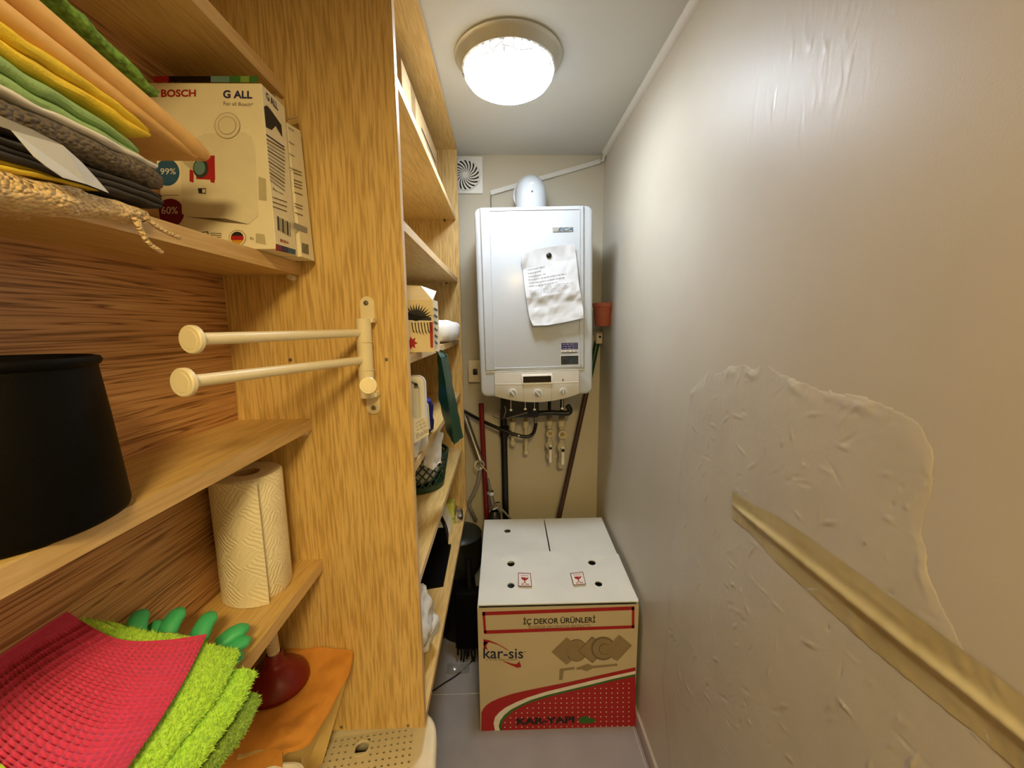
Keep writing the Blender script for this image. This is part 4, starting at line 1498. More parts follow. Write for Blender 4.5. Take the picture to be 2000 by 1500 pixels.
# round marks on the left
dec(ell((318, 262), 21, 23, 28), 'ink_dark_blue', 'printed_disc')
dec(ell((327, 337), 24, 26, 28), 'ink_blue', 'printed_disc')
dec(ell((333, 416), 27, 28, 28), 'ink_maroon', 'printed_disc')
text_quad('99%', [vf(314, 341, 0.0008), vf(344, 341, 0.0008), vf(344, 329, 0.0008), vf(314, 329, 0.0008)], 'ink_white', vb)
text_quad('60%', [vf(316, 418, 0.0008), vf(348, 418, 0.0008), vf(348, 404, 0.0008), vf(316, 404, 0.0008)], 'ink_white', vb)
dec([(300, 300), (340, 300), (340, 301), (300, 301)], 'ink_taupe')
dec([(300, 381), (350, 381), (350, 382), (300, 382)], 'ink_taupe')
# bottom row
for q in ([(380, 455), (406, 452), (406, 453.5), (380, 456.5)], [(405, 452), (407, 452), (409, 466), (407, 466)]):
    dec(q, 'ink_black')
text_quad('A', [vf(391, 464), vf(399, 464), vf(399, 457), vf(391, 457)], 'ink_black', vb)
for k in range(4):
    dec([(411, 455 + k * 3.6), (433, 455.5 + k * 3.6), (433, 456.8 + k * 3.6), (411, 456.3 + k * 3.6)], 'ink_taupe_dark')
dec(ell((464, 465), 17, 16, 28), 'ink_taupe', 'printed_seal', l=0.0005)
dec(ell((464, 465), 15.6, 14.6, 28), 'carton_white', 'printed_seal', l=0.0007)
fr = 12.5
for (t0, t1, m_) in ((0.3398, 1.0, 'ink_black'), (-0.3398, 0.3398, 'ink_red'), (-1.0, -0.3398, 'ink_gold')):
    pts = []
    for k in range(9):
        s_ = t0 + (t1 - t0) * k / 8
        pts.append((464 + fr * math.sqrt(max(0, 1 - s_ * s_)), 465 - fr * s_))
    for k in range(9):
        s_ = t1 + (t0 - t1) * k / 8
        pts.append((464 - fr * math.sqrt(max(0, 1 - s_ * s_)), 465 - fr * s_))
    dec(pts, m_, 'flag_stripe', l=0.0009)
text_quad('4x', [vf(488, 469), vf(496, 469), vf(496, 462), vf(488, 462)], 'ink_taupe_dark', vb)
dec([(500, 456), (517, 458), (520, 478), (500, 474)], 'ink_bag_shade', 'print')
# right side print
text_quad('G ALL', [vs_(520, 193), vs_(543, 217), vs_(541, 200), vs_(518, 178)], 'ink_navy', vb, bold=0.03)
dec([(515, 208), (521, 206), (528, 214), (549, 244), (551, 268), (538, 246), (530, 254), (519, 248)], 'ink_black', 'pictured_vacuum', vs_)
dec([(519, 261), (555, 286), (555, 289), (519, 264)], 'ink_navy', 'print', vs_)
for k in range(12):
    y_ = 270 + k * 7.2
    dec([(520 + k * 0.6, y_), (556, y_ + 22), (556, y_ + 25), (520 + k * 0.6, y_ + 3)], 'ink_grey' if k % 3 else 'ink_taupe_dark', 'print_line', vs_)
text_quad('Buy now', [vs_(533, 372), vs_(553, 383), vs_(553, 377), vs_(533, 366)], 'ink_black', vb)
for k in range(3):
    dec([(532, 384 + k * 9), (560, 394 + k * 9), (560, 396 + k * 9), (532, 386 + k * 9)], 'ink_taupe_dark', 'print_line', vs_)
for k in range(9):
    x_ = 541 + k * 3.0
    dec([(x_, 422 + k * 1.6), (x_ + (1.0 if k % 3 else 2.2), 422.5 + k * 1.6), (x_ + (2.2 if k % 3 else 3.4), 450 + k * 1.6), (x_ + 1.2, 449.5 + k * 1.6)], 'ink_black', 'barcode_bar', vs_)
text_quad('BOSCH', [vs_(547, 472), vs_(563, 477), vs_(563, 472), vs_(547, 466)], 'ink_red', vb, bold=0.03)
for a, b, m_ in ((538, 549, 'ink_maroon'), (549, 562, 'ink_navy'), (562, 577, 'ink_blue')):
    dec([(a, 489 + (a - 538) * 0.22), (b, 489 + (b - 538) * 0.22), (b, 476 + (b - 538) * 0.30), (a, 476 + (a - 538) * 0.30)], m_, 'colour_stripe', vs_)
v2 = thing('spare_bag_box', 'worn white carton squeezed between vacuum bag box and oak panel', 'box', (-0.45, 0.78, 1.6145))
MB().hexa([(-0.54, 0.757, 1.6147), (-0.361, 0.757, 1.6147), (-0.361, 0.806, 1.6147), (-0.54, 0.806, 1.6147), (-0.54, 0.757, 1.838), (-0.367, 0.757, 1.838), (-0.367, 0.803, 1.846), (-0.54, 0.803, 1.846)]).build('carton', 'carton_white', v2)


def v2s(px, py, l=0.0012):
    q = AX(px, py, -0.361)
    q.x = -0.3605 - max(0, (q.z - 1.6147)) * 0.006 / 0.223 + l * 0.5
    return q


for y_ in (248, 275, 298, 325):
    dec([(569, y_), (580, y_ + 7), (580, y_ + 9), (569, y_ + 2)], 'ink_grey', 'print_line', v2s, par=v2)
for y_ in (330, 336, 350, 356, 362, 374, 396, 402, 414):
    dec([(577, y_), (593, y_ + 6), (593, y_ + 8), (577, y_ + 2)], 'ink_taupe_dark', 'print_line', v2s, par=v2)
dec([(575, 434), (601, 445), (601, 456), (575, 446)], 'ink_grey', 'colour_stripe', v2s, par=v2)
for k in range(6):
    x_ = 590 + k * 2.2
    dec([(x_, 474 + k * .7), (x_ + 1.1, 474.3 + k * .7), (x_ + 1.3, 494 + k * .7), (x_ + .2, 493.6 + k * .7)], 'ink_black', 'barcode_bar', v2s, par=v2)
MB().prism([(-0.44, 0.76, 1.8425), (-0.375, 0.758, 1.8425), (-0.362, 0.78, 1.858), (-0.37, 0.802, 1.868), (-0.44, 0.802, 1.85)], (0, 0, 0.0015)).build('torn_flap', 'carton_brown', v2)

# ------------------------------------------------------------------ folded cloths on the top shelf


def slab(top_px, bot_px, X, depth, layers=1, amp=0.0015, freq=40, nseg=44, back_drop=0.0, taper=0.6, X1=None, rough=0.0, ext=0.16):
    """folded cloth lying along the shelf: its front fold passes through the given photo edge at x = X"""
    X1 = X if X1 is None else X1
    A = [AX(top_px[0][0], top_px[0][1], X), AX(top_px[1][0], top_px[1][1], X1)]
    B = [AX(bot_px[0][0], bot_px[0][1], X), AX(bot_px[1][0], bot_px[1][1], X1)]
    y0, y1 = min(A[0].y, B[0].y), max(A[1].y, B[1].y)

    def top_z(y):
        return np.interp(y, [A[0].y, A[1].y], [A[0].z, A[1].z])

    def bot_z(y):
        return np.interp(y, [B[0].y, B[1].y], [B[0].z, B[1].z])
    ys_ = np.linspace(y0 - ext, y1, nseg)
    sec = []
    for n_, y in enumerate(ys_):
        s = n_ / (nseg - 1)
        zt_, zb_ = top_z(y), bot_z(y)
        x = np.interp(y, [y0, y1], [X, X1])
        endt = max(0.0, (s - 0.93) / 0.07)
        h = max(0.003, (zt_ - zb_)) * (1 - taper * endt ** 2)
        mid = (zt_ + zb_) / 2
        ring = []
        for k in range(9):
            f_ = k / 8
            ring.append((x - depth + (depth - h / layers / 2) * f_, mid + h / 2 - back_drop * (1 - f_)))
        lr = h / layers / 2
        for L_ in range(layers):
            cz = mid + h / 2 - lr * (2 * L_ + 1)
            jit = noise.noise(Vector((y * 9, L_ * 3.3 + X * 50, 0.3))) * 0.006 if layers > 1 else 0
            for k in range(7):
                a = math.pi / 2 - math.pi * k / 6
                ring.append((x - lr + lr * math.cos(a) * 1.15 + jit - 0.004 * endt, cz + lr * 0.96 * math.sin(a)))
        for k in range(9):
            f_ = 1 - k / 8
            ring.append((x - depth + (depth - h / layers / 2) * f_, mid - h / 2 - back_drop * (1 - f_)))
        out = []
        for (a, b) in ring:
            p = Vector((a, y, b))
            d_ = noise.noise_vector(p * freq) * amp + noise.noise_vector(p * freq * 0.3) * amp * 1.5
            if rough:
                d_ += noise.noise_vector(p * 330) * rough
            q = p + d_
            q.x = max(q.x, XBK + 0.0015)
            out.append(q)
        sec.append(out)
    m_ = len(sec[0])
    mb = MB()
    vs = [p for r in sec for p in r]
    fs = []
    for i in range(nseg - 1):
        for k in range(m_):
            fs.append((i * m_ + k, i * m_ + (k + 1) % m_, (i + 1) * m_ + (k + 1) % m_, (i + 1) * m_ + k))
    fs.append(tuple(range(m_))[::-1])
    fs.append(tuple((nseg - 1) * m_ + k for k in range(m_)))
    mb.add(vs, fs)
    return mb


D_ = 0.14
lone('folded_cloth', slab([(-40, 318), (290, 404)], [(-40, 398), (302, 442)], -0.386, D_, 1, 0.0022, 70, 110, rough=0.0009), 'knit_beige', 'cream knitted cloth with loose threads hanging over the shelf edge, bottom of the pile', 'cloth', 'cloths on top shelf')
thr = thing('loose_thread', 'pale yarn ends dangling from the cream knitted cloth', 'yarn', AX(305, 470, -0.383))
for pts in ([(262, 425), (275, 450), (290, 475), (318, 494)], [(285, 425), (310, 445), (335, 458), (352, 465)], [(270, 428), (272, 445), (280, 458), (284, 462)]):
    MB().tube(smooth_path([AX(a, b, -0.380) for a, b in pts]), [0.0026] * 3 * 6 + [0.0012], 8).build('yarn', 'knit_beige', thr, smooth=60)
lone('folded_cloth', slab([(-40, 286), (222, 356)], [(-40, 322), (222, 378)], -0.395, D_, 3, 0.0012, 60, 60), 'cloth_yellow', 'thin pale yellow cloth just above the cream knitted one', 'cloth', 'cloths on top shelf')
lone('folded_cloth', slab([(-40, 250), (318, 376)], [(-40, 290), (322, 410)], -0.390, D_, 3, 0.0014, 60, 60, taper=0.35), 'cloth_charcoal', 'charcoal cloth folded in thin layers under the white sheet', 'cloth', 'cloths on top shelf')
lone('folded_cloth', slab([(-40, 160), (322, 332)], [(-40, 222), (324, 374)], -0.386, D_, 1, 0.0016, 60, 80, taper=0.4, rough=0.0010), 'knit_grey', 'thick dark grey ribbed knitted cloth', 'cloth', 'cloths on top shelf')
lone('folded_cloth', slab([(-40, 146), (316, 318)], [(-40, 160), (318, 334)], -0.387, D_, 1, 0.0018, 50, 60, taper=0.3), 'cloth_white', 'thin white cloth on top of the grey knitted one', 'cloth', 'cloths on top shelf')
lone('folded_cloth', slab([(-40, 84), (262, 272)], [(-40, 146), (280, 316)], -0.392, D_, 2, 0.0022, 50, 60), 'cloth_green', 'soft light green cloth below the bright yellow one', 'cloth', 'cloths on top shelf')
lone('folded_cloth', slab([(-40, 8), (294, 244)], [(-40, 76), (298, 275)], -0.389, D_, 2, 0.0022, 50, 60, taper=0.5), 'cloth_yellow', 'bright yellow cloth with a rounded fold under the tan one', 'cloth', 'cloths on top shelf')
tan = thing('folded_leather', 'flat tan chamois folded over on top of the yellow cloth', 'cloth', AX(200, 160, -0.40), 'cloths on top shelf')
slab([(-40, -50), (392, 296)], [(-40, 2), (385, 308)], -0.391, D_, 1, 0.0008, 20, 50, taper=0.2).build('lower_fold', 'cloth_tan', tan, smooth=50)
slab([(20, -62), (414, 286)], [(-6, -34), (390, 302)], -0.385, D_, 1, 0.0006, 15, 50, taper=0.2).build('upper_fold', 'cloth_tan', tan, smooth=50)
lone('folded_cloth', slab([(60, -80), (312, 176)], [(40, -66), (312, 194)], -0.40, D_, 1, 0.002, 60, 70, rough=0.002), 'cloth_green_dots', 'speckled green cloth on top of the tan chamois', 'cloth', 'cloths on top shelf')
shp = [(-30, 214), (0, 226), (62, 252), (123, 284), (160, 317), (190, 350), (213, 377), (170, 360), (123, 347), (92, 326), (67, 306), (22, 254), (-30, 236)]
mbp = MB()
mbp.prism([AX(a, b, -0.3735 + 0.006 * math.sin(i * 0.9) * 0.5) for i, (a, b) in enumerate(shp)], (-0.0006, 0, 0))
lone('paper_sheet', mbp, 'white_paper', 'white paper slip sticking out of the pile of cloths', 'paper', smooth=0)

# ------------------------------------------------------------------ black bucket
bk = thing('black_bucket', 'tall black bucket with rolled rim on the middle shelf', 'bucket', (-0.467, 0.372, 1.3012))
cb = Vector((-0.465, 0.368, 1.3012))
MB().lathe([(0.001, 0.004), (0.074, 0.0), (0.0795, 0.003), (0.081, 0.008), (0.0755, 0.10), (0.0715, 0.151), (0.074, 0.153), (0.0755, 0.1565), (0.074, 0.160), (0.070, 0.161), (0.068, 0.157), (0.071, 0.10), (0.076, 0.010), (0.001, 0.010)], cb, (0, 0, 1), 56).build('body', 'black_enamel', bk, smooth=50)

# ------------------------------------------------------------------ kitchen roll
rc = Vector((-0.482, 0.728, 0.9872))
RR, RH = 0.058, 0.235
roll = thing('kitchen_roll', 'embossed paper towel roll standing on the lower shelf', 'paper towel', rc)
mbr = MB()
nr_ = 96
pr_ = []
for k in range(nr_ + 1):
    a = 2 * math.pi * k / nr_
    pr_.append(a)
prof_h = [0, 0.004, RH * 0.33, RH * 0.66, RH - 0.004, RH]
vs = []
uvs = []
for k in range(nr_ + 1):
    a = pr_[k]
    for i, h_ in enumerate(prof_h):
        r = RR - (0.003 if i in (0, 5) else 0) + 0.0008 * noise.noise(Vector((math.cos(a) * 3, math.sin(a) * 3, h_ * 20)))
        vs.append(rc + Vector((r * math.cos(a), r * math.sin(a), h_)))
        uvs.append((a * RR, h_))
fs = []
n6 = len(prof_h)
for k in range(nr_):
    for i in range(n6 - 1):
        fs.append((k * n6 + i, (k + 1) * n6 + i, (k + 1) * n6 + i + 1, k * n6 + i + 1))


def uvmesh(name, vs, fs, uvs, mat, parent):
    mb = MB()
    mb.add(vs, fs)
    o = mb.build(name, mat, parent, smooth=50, fix=False)
    lay = o.data.uv_layers.new(name='UVMap')
    for lp in o.data.loops:
        lay.data[lp.index].uv = uvs[lp.vertex_index]
    return o


uvmesh('roll_body', vs, fs, uvs, 'paper_towel', roll)
MB().lathe([(RR - 0.003, RH - 0.0002), (0.022, RH - 0.001), (0.0215, RH - 0.05), (0.0215, 0.002), (RR - 0.003, 0.0002)], rc, (0, 0, 1), 48).build('roll_end', 'tissue_white', roll)
MB().lathe([(0.0212, RH - 0.002), (0.0200, RH - 0.002), (0.0200, 0.004), (0.0212, 0.004)], rc, (0, 0, 1), 32).build('cardboard_core', 'carton_brown', roll)
# loose outer sheet, its end lifting off the roll toward the camera side
vs, uvs, fs = [], [], []
ns = 60
a_end = math.radians(-46)
for k in range(ns + 1):
    s = k / ns
    a = a_end - math.radians(150) * (1 - s)
    off = 0.0012 + 0.013 * max(0, (s - 0.55) / 0.45) ** 1.6
    for i in range(13):
        h_ = -0.0 + (RH - 0.001) * i / 12
        r = RR + off + 0.0007 * noise.noise(Vector((s * 8, h_ * 18, 2)))
        vs.append(rc + Vector((r * math.cos(a), r * math.sin(a), 0.0006 + h_)))
        uvs.append((a * RR, h_))
for k in range(ns):
    for i in range(12):
        fs.append((k * 13 + i, (k + 1) * 13 + i, (k + 1) * 13 + i + 1, k * 13 + i + 1))
uvmesh('loose_sheet', vs, fs, uvs, 'paper_towel', roll)

# ------------------------------------------------------------------ towels, gloves on the lower shelf
DEP = Vector((0, 0, 0))


def sheet_px(rows, zs, nu, nv, fn=None):
    """rows: grid of photo points with real heights -> surface; rows[i][j] = (px, py), zs[i][j] = height"""
    R_, C_ = len(rows), len(rows[0])
    P = [[AZ(rows[i][j][0], rows[i][j][1], zs[i][j]) for j in range(C_)] for i in range(R_)]

    def cat(p0, p1, p2, p3, t_):
        return 0.5 * ((2 * p1) + (p2 - p0) * t_ + (2 * p0 - 5 * p1 + 4 * p2 - p3) * t_ ** 2 + (3 * p1 - p0 - 3 * p2 + p3) * t_ ** 3)

    def row(i, v):
        b = v * (C_ - 1)
        j = min(int(b), C_ - 2)
        g_ = b - j
        L_ = P[i]
        return cat(L_[max(j - 1, 0)], L_[j], L_[j + 1], L_[min(j + 2, C_ - 1)], g_)

    def pt(u, v):
        a = u * (R_ - 1)
        i = min(int(a), R_ - 2)
        f_ = a - i
        return cat(row(max(i - 1, 0), v), row(i, v), row(i + 1, v), row(min(i + 2, R_ - 1), v), f_)
    return pt


# pink waffle cloth: rows run from the back panel to the front edge, columns from far to near
pink_rows = [[(130, 1194), (60, 1234), (0, 1272), (-90, 1330)],
             [(225, 1246), (150, 1292), (70, 1350), (-40, 1450)],
             [(318, 1250), (262, 1322), (190, 1410), (95, 1540)],
             [(404, 1238), (365, 1318), (312, 1405), (238, 1512)]]
pink_z = [[1.141, 1.141, 1.141, 1.139], [1.108, 1.115, 1.117, 1.118], [1.092, 1.098, 1.100, 1.100], [1.083, 1.080, 1.076, 1.070]]
fpk = sheet_px(pink_rows, pink_z, 0, 0)
NU, NV = 190, 240
CU, CV = 24, 33


def pinkpt(u, v):
    p = fpk(u, v)
    if u > 0.12:
        cu_ = math.sin(math.pi * u * CU) ** 2
        cv_ = math.sin(math.pi * v * CV) ** 2
        p = p - Vector((0, 0, 1)) * 0.0052 * (cu_ * cv_) ** 0.45
    else:
        p = p + noise.noise_vector(p * 200) * 0.0002
    p.x = max(p.x, XBK + 0.001)
    return p


pk = lone('waffle_cloth', MB().grid(pinkpt, NU, NV), 'cotton_pink', 'raspberry pink waffle-weave cloth lying on top of the lime towels', 'cloth', smooth=80)


def towel(front_px, zf_, back_x, mat, label, thick, name='terry_towel', pile=0.0016, dx=0.0, zback=None, far_extra=None, nlay=1, seed=1):
    """folded terry towel: front fold follows photo points (far -> near) at heights zf_; runs back to x = back_x"""
    F_ = [AZ(a, b, z) for (a, b), z in zip(front_px, zf_)]
    path = smooth_path(F_, 26)
    n_ = len(path)
    mb = MB()
    rings = []
    for i, p in enumerate(path):
        ring = []
        zb_ = p.z if zback is None else zback
        dd = p.x - back_x
        m1 = max(10, int(dd / 0.0028))
        for k in range(m1_ := 46):
            f_ = k / (m1_ - 1)
            ring.append(Vector((back_x + (dd - thick / 2) * f_, p.y, (zb_ * (1 - f_) + p.z * f_))))
        for k in range(1, 14):
            a = math.pi / 2 - math.pi * k / 14
            ring.append(Vector((p.x - thick / 2 + thick / 2 * math.cos(a), p.y, p.z - thick / 2 + thick / 2 * math.sin(a))))
        for k in range(20):
            f_ = 1 - k / 19
            ring.append(Vector((back_x + (dd - thick / 2) * f_, p.y, (zb_ * (1 - f_) + p.z * f_) - thick)))
        ring2 = []
        for q in ring:
            d_ = noise.noise_vector(q * 420 + Vector((seed, 0, 0))) * pile + noise.noise_vector(q * 170) * pile * 0.7 + noise.noise_vector(q * 24 + Vector((0, seed, 0))) * 0.002
            q2 = q + d_
            q2.x = max(q2.x, XBK + 0.0015)
            ring2.append(q2)
        rings.append(ring2)
    m_ = len(rings[0])
    fs = []
    for i in range(n_ - 1):
        for k in range(m_):
            fs.append((i * m_ + k, i * m_ + (k + 1) % m_, (i + 1) * m_ + (k + 1) % m_, (i + 1) * m_ + k))
    fs.append(tuple(range(m_))[::-1])
    fs.append(tuple((n_ - 1) * m_ + k for k in range(m_)))
    mb.add([p for r in rings for p in r], fs)
    # tufts of terry pile
    rg = random.Random(seed)
    tv, tf = [], []
    for i in range(n_ - 1):
        for k in range(m_ - 22):
            for _ in range(3):
                if rg.random() < 0.95:
                    a, b, c_ = rings[i][k], rings[i][(k + 1) % m_], rings[i + 1][k]
                    nrm = (b - a).cross(c_ - a)
                    if nrm.length < 1e-12:
                        continue
                    nrm.normalize()
                    if nrm.z < 0 and nrm.x < 0:
                        nrm = -nrm
                    if nrm.z < -0.2:
                        nrm = -nrm
                    base_ = a + (b - a) * rg.random() + (c_ - a) * rg.random()
                    s1 = Vector((rg.uniform(-1, 1), rg.uniform(-1, 1), rg.uniform(-1, 1))).normalized() * 0.0009
                    tip = base_ + nrm * rg.uniform(0.0015, 0.0042) + Vector((rg.uniform(-1, 1), rg.uniform(-1, 1), rg.uniform(-1, 1))) * 0.0022
                    tip.x = max(tip.x, XBK + 0.001)
                    kk_ = len(tv)
                    tv += [base_ - s1, base_ + s1, tip]
                    tf.append((kk_, kk_ + 1, kk_ + 2))
    tt = thing(name, label, 'towel', (path[n_ // 2].x, path[n_ // 2].y, min(p.z for p in path) - thick), 'terry towels on lower shelf')
    mb.build('folded_body', mat, tt, smooth=70)
    pl = MB().add(tv, tf).build('pile', mat, tt, smooth=0, fix=False)
    pl['kind'] = 'stuff'
    return tt


towel([(464, 1264), (430, 1330), (375, 1400), (290, 1500), (255, 1545)], [1.064, 1.062, 1.058, 1.052, 1.05], XBK + 0.004, 'terry_lime', 'lime green terry towel directly under the pink waffle cloth', 0.022, seed=2, zback=1.110)
towel([(497, 1306), (470, 1360), (430, 1420), (370, 1500), (335, 1545)], [1.040, 1.038, 1.036, 1.032, 1.03], XBK + 0.004, 'terry_lime', 'second lime green terry towel, jutting out furthest over the shelf', 0.017, seed=5, zback=1.055)
lone('yellow_duster', slab([(330, 1545), (440, 1378)], [(350, 1545), (452, 1388)], -0.352, 0.15, 2, 0.0012, 60, 40, ext=0.0), 'cloth_yellow', 'yellow duster peeking out between lime and moss green towels', 'cloth')
towel([(507, 1352), (478, 1408), (440, 1460), (400, 1510), (385, 1545)], [1.0125, 1.012, 1.011, 1.010, 1.010], XBK + 0.004, 'terry_green', 'moss green fuzzy towel at the bottom of the pile on the shelf', 0.021, seed=9, zback=1.012)
# lime fold that shows beyond the pink cloth
rows_l = [[(158, 1206), (120, 1222), (60, 1250)], [(205, 1216), (180, 1240), (120, 1290)], [(252, 1238), (240, 1262), (190, 1320)], [(330, 1236), (320, 1262), (262, 1330)], [(400, 1250), (385, 1275), (330, 1360)]]
zl = [[1.126, 1.126, 1.126], [1.112, 1.106, 1.1], [1.090, 1.088, 1.085], [1.080, 1.080, 1.078], [1.070, 1.071, 1.07]]
ff = sheet_px(rows_l, zl, 0, 0)


def limept(u, v):
    p = ff(u, v)
    p = p + noise.noise_vector(p * 380) * 0.0016
    p.x = max(p.x, XBK + 0.001)
    return p


mbl = MB()
mbl.grid(limept, 90, 40)
mbl.grid(lambda u, v: limept(u, 0) + Vector((0, 0.001, -0.012 * v)) + Vector((0, 0.004 * math.sin(math.pi * v), 0)), 90, 6)
lone('terry_cloth', mbl, 'terry_lime', 'lime green cloth edge rising against the back panel behind pink cloth', 'towel', smooth=80)

# rubber gloves


def glove(fingers, palm, label, seed):
    tg = thing('rubber_glove', label, 'glove', palm[0], 'green rubber gloves')
    bm_parts = MB()
    for tip, base, r in fingers:
        r *= 1.28
        mid = (tip + base) / 2 + Vector((0, 0, 0.004))
        pth = smooth_path([base, mid, tip], 6)
        n_ = len(pth)
        rs = [r * (1.05 - 0.18 * (k / (n_ - 1))) * (1 if k < n_ - 2 else (0.86 if k == n_ - 2 else 0.55)) for k in range(n_)]
        bm_parts.tube(pth, rs, 14, True, 0.72)
        d_ = (pth[-1] - pth[-2]).normalized()
        bm_parts.sphere(pth[-1] - d_ * r * 0.25, r * 0.66, (1, 1, 0.8), 12, 8)
    bm_parts.tube(smooth_path(palm, 6), [0.030] * 13 if len(palm) == 3 else 0.03, 18, True, 0.4)
    o = bm_parts.build('glove_body', 'glove_rubber', tg, smooth=70)
    rm = o.modifiers.new('remesh', 'REMESH')
    rm.mode = 'VOXEL'
    rm.voxel_size = 0.0022
    rm.use_smooth_shade = True
    smd = o.modifiers.new('smooth', 'SMOOTH')
    smd.factor = 0.6
    smd.iterations = 6
    return tg


glove([(AZ(276, 1196, 1.078), AZ(262, 1246, 1.060), 0.0105), (AZ(352, 1192, 1.058), AZ(318, 1252, 1.035), 0.0115), (AZ(414, 1200, 1.040), AZ(385, 1252, 1.022), 0.0115), (AZ(480, 1226, 1.022), AZ(428, 1262, 1.012), 0.0115)],
      [AZ(350, 1262, 1.030), AZ(300, 1300, 1.04), AZ(250, 1340, 1.05)], 'green rubber glove with four fingers spread out behind the towels', 1)
glove([(AZ(484, 1250, 1.008), AZ(440, 1280, 1.004), 0.0105), (AZ(470, 1282, 1.003), AZ(440, 1300, 1.002), 0.0095), (AZ(310, 1216, 1.050), AZ(300, 1250, 1.036), 0.010)],
      [AZ(420, 1285, 1.004), AZ(380, 1310, 1.006), AZ(340, 1340, 1.008)], 'second green rubber glove mostly hidden under the lime towel', 2)

# ------------------------------------------------------------------ hamper with perforated lid under the shelves
hm = thing('laundry_hamper', 'cream plastic hamper with perforated lid below the shelves', 'hamper', (-0.36, 0.75, 0.0))
LZ = 0.500
hc = Vector((-0.354, 0.690, 0))
RZ = Matrix.Rotation(math.radians(7), 3, 'Z')
hx, hy = 0.180, 0.200


def HX(p):
    return hc + RZ @ Vector(p)


PI_ = 0.0150
nx_, ny_ = 21, 22
gx0, gy0 = -nx_ * PI_ / 2 - 0.012, -ny_ * PI_ / 2
bh = RZ.inverted() @ (AZ(706, 1460, LZ) - hc)
mbp = MB()
for i in range(nx_):
    for j in range(ny_):
        cx_, cy_ = gx0 + (i + 0.5) * PI_, gy0 + (j + 0.5) * PI_
        sq = [(cx_ + PI_ / 2 * a, cy_ + PI_ / 2 * b) for a, b in ((1, 0), (1, 1), (0, 1), (-1, 1), (-1, 0), (-1, -1), (0, -1), (1, -1))]
        dbh = math.hypot(cx_ - bh.x, cy_ - bh.y)
        if dbh < 0.0165:
            continue
        corner = (abs(cx_) > hx - 0.05 and abs(cy_) > hy - 0.05)
        if corner or dbh < 0.022:
            mbp.poly([HX((a, b, LZ)) for a, b in sq])
            continue
        rx, ry = 0.0034, 0.0030
        ho = [(cx_ + rx * math.cos(math.pi * k / 4), cy_ + ry * math.sin(math.pi * k / 4)) for k in range(8)]
        vs = [HX((a, b, LZ)) for a, b in sq] + [HX((a, b, LZ)) for a, b in ho] + [HX((a, b, LZ - 0.004)) for a, b in ho]
        fs = [(k, (k + 1) % 8, 8 + (k + 1) % 8, 8 + k) for k in range(8)] + [(8 + k, 8 + (k + 1) % 8, 16 + (k + 1) % 8, 16 + k) for k in range(8)]
        mbp.add(vs, fs)
lid = mbp.build('perforated_lid', 'ivory_plastic', hm, smooth=0, fix=False)
# border of the lid, rounded edge rolling down to the body
x0_, x1_, y0_, y1_ = gx0, gx0 + nx_ * PI_, gy0, gy0 + ny_ * PI_
inner = [(x0_, y0_), (x1_, y0_), (x1_, y1_), (x0_, y1_)]


def ringpts(ox, oy, r, z, n=8):
    return [HX((a, b, z)) for a, b in rounded_rect(-ox, ox, -oy, oy, r, n)]


outs = [ringpts(hx + 0.004, hy, 0.07, LZ + 0.004), ringpts(hx + 0.012, hy + 0.008, 0.075, LZ + 0.005), ringpts(hx + 0.018, hy + 0.014, 0.078, LZ - 0.001), ringpts(hx + 0.019, hy + 0.015, 0.078, LZ - 0.03), ringpts(hx + 0.008, hy + 0.004, 0.075, LZ - 0.031), ringpts(hx - 0.015, hy - 0.02, 0.07, 0.003)]
mbo = MB()
# flat border plane just under the perforated field
mbo.v = [p for rg in outs for p in rg]
n_ = len(outs[0])
for i in range(len(outs) - 1):
    for k in range(n_):
        mbo.f.append((i * n_ + k, i * n_ + (k + 1) % n_, (i + 1) * n_ + (k + 1) % n_, (i + 1) * n_ + k))
mbo.build('body', 'ivory_plastic', hm, smooth=60)
mbb = MB()
pin = rounded_rect(-hx - 0.004, hx + 0.004, -hy, hy, 0.07, 8)
bm = bmesh.new()
for loop in [pin, [(x0_, y0_), (x1_, y0_), (x1_, y1_), (x0_, y1_)]]:
    vs = [bm.verts.new((a, b, 0)) for a, b in loop]
    for i in range(len(vs)):
        bm.edges.new((vs[i], vs[(i + 1) % len(vs)]))
bmesh.ops.triangle_fill(bm, use_beauty=True, edges=bm.edges[:])
mbb.frombm(bm, lambda p: HX((p.x, p.y, LZ + (0.004 if (abs(p.x) > hx - 0.06 or abs(p.y) > hy - 0.001) and not any(abs(p.x - a) < 1e-4 and abs(p.y - b) < 1e-4 for a, b in inner) else 0.0))))
mbb.build('lid_border', 'ivory_plastic', hm, smooth=40)
MB().lathe([(0.0165, 0.0005), (0.0185, 0.0012), (0.0205, 0.0004), (0.0165, -0.006)], HX((bh.x, bh.y, LZ)), (0, 0, 1), 24).build('finger_hole_rim', 'ivory_plastic', hm)
MB().box((hc.x - 0.15, hc.y - 0.16, 0.20), (hc.x + 0.15, hc.y + 0.17, 0.465), 0.03).build('hole_dark_fill', 'cloth_charcoal', hm)  # charcoal block added inside so the lid's hole looks dark

# ------------------------------------------------------------------ cream bin with orange cloth, plunger
bin_ = thing('paper_bin', 'cream card bin narrowing to its base beside the oak panel', 'bin', (-0.45, 0.77, 0.506))
bt = [AZ(462, 1482, 0.745), AZ(592, 1442, 0.745), AZ(688, 1290, 0.745), Vector((-0.53, 0.808, 0.745))]
bt[2].y = min(bt[2].y, 0.81)
bb_ = [Vector((-0.53, 0.745, 0.507)), AZ(585, 1487, 0.507), AZ(630, 1491, 0.507), Vector((-0.53, 0.806, 0.507))]
bb_[1].y = 0.752
bb_[1].x = -0.455
MB().hexa(bb_ + bt).build('bin_body', 'card_cream', bin_)
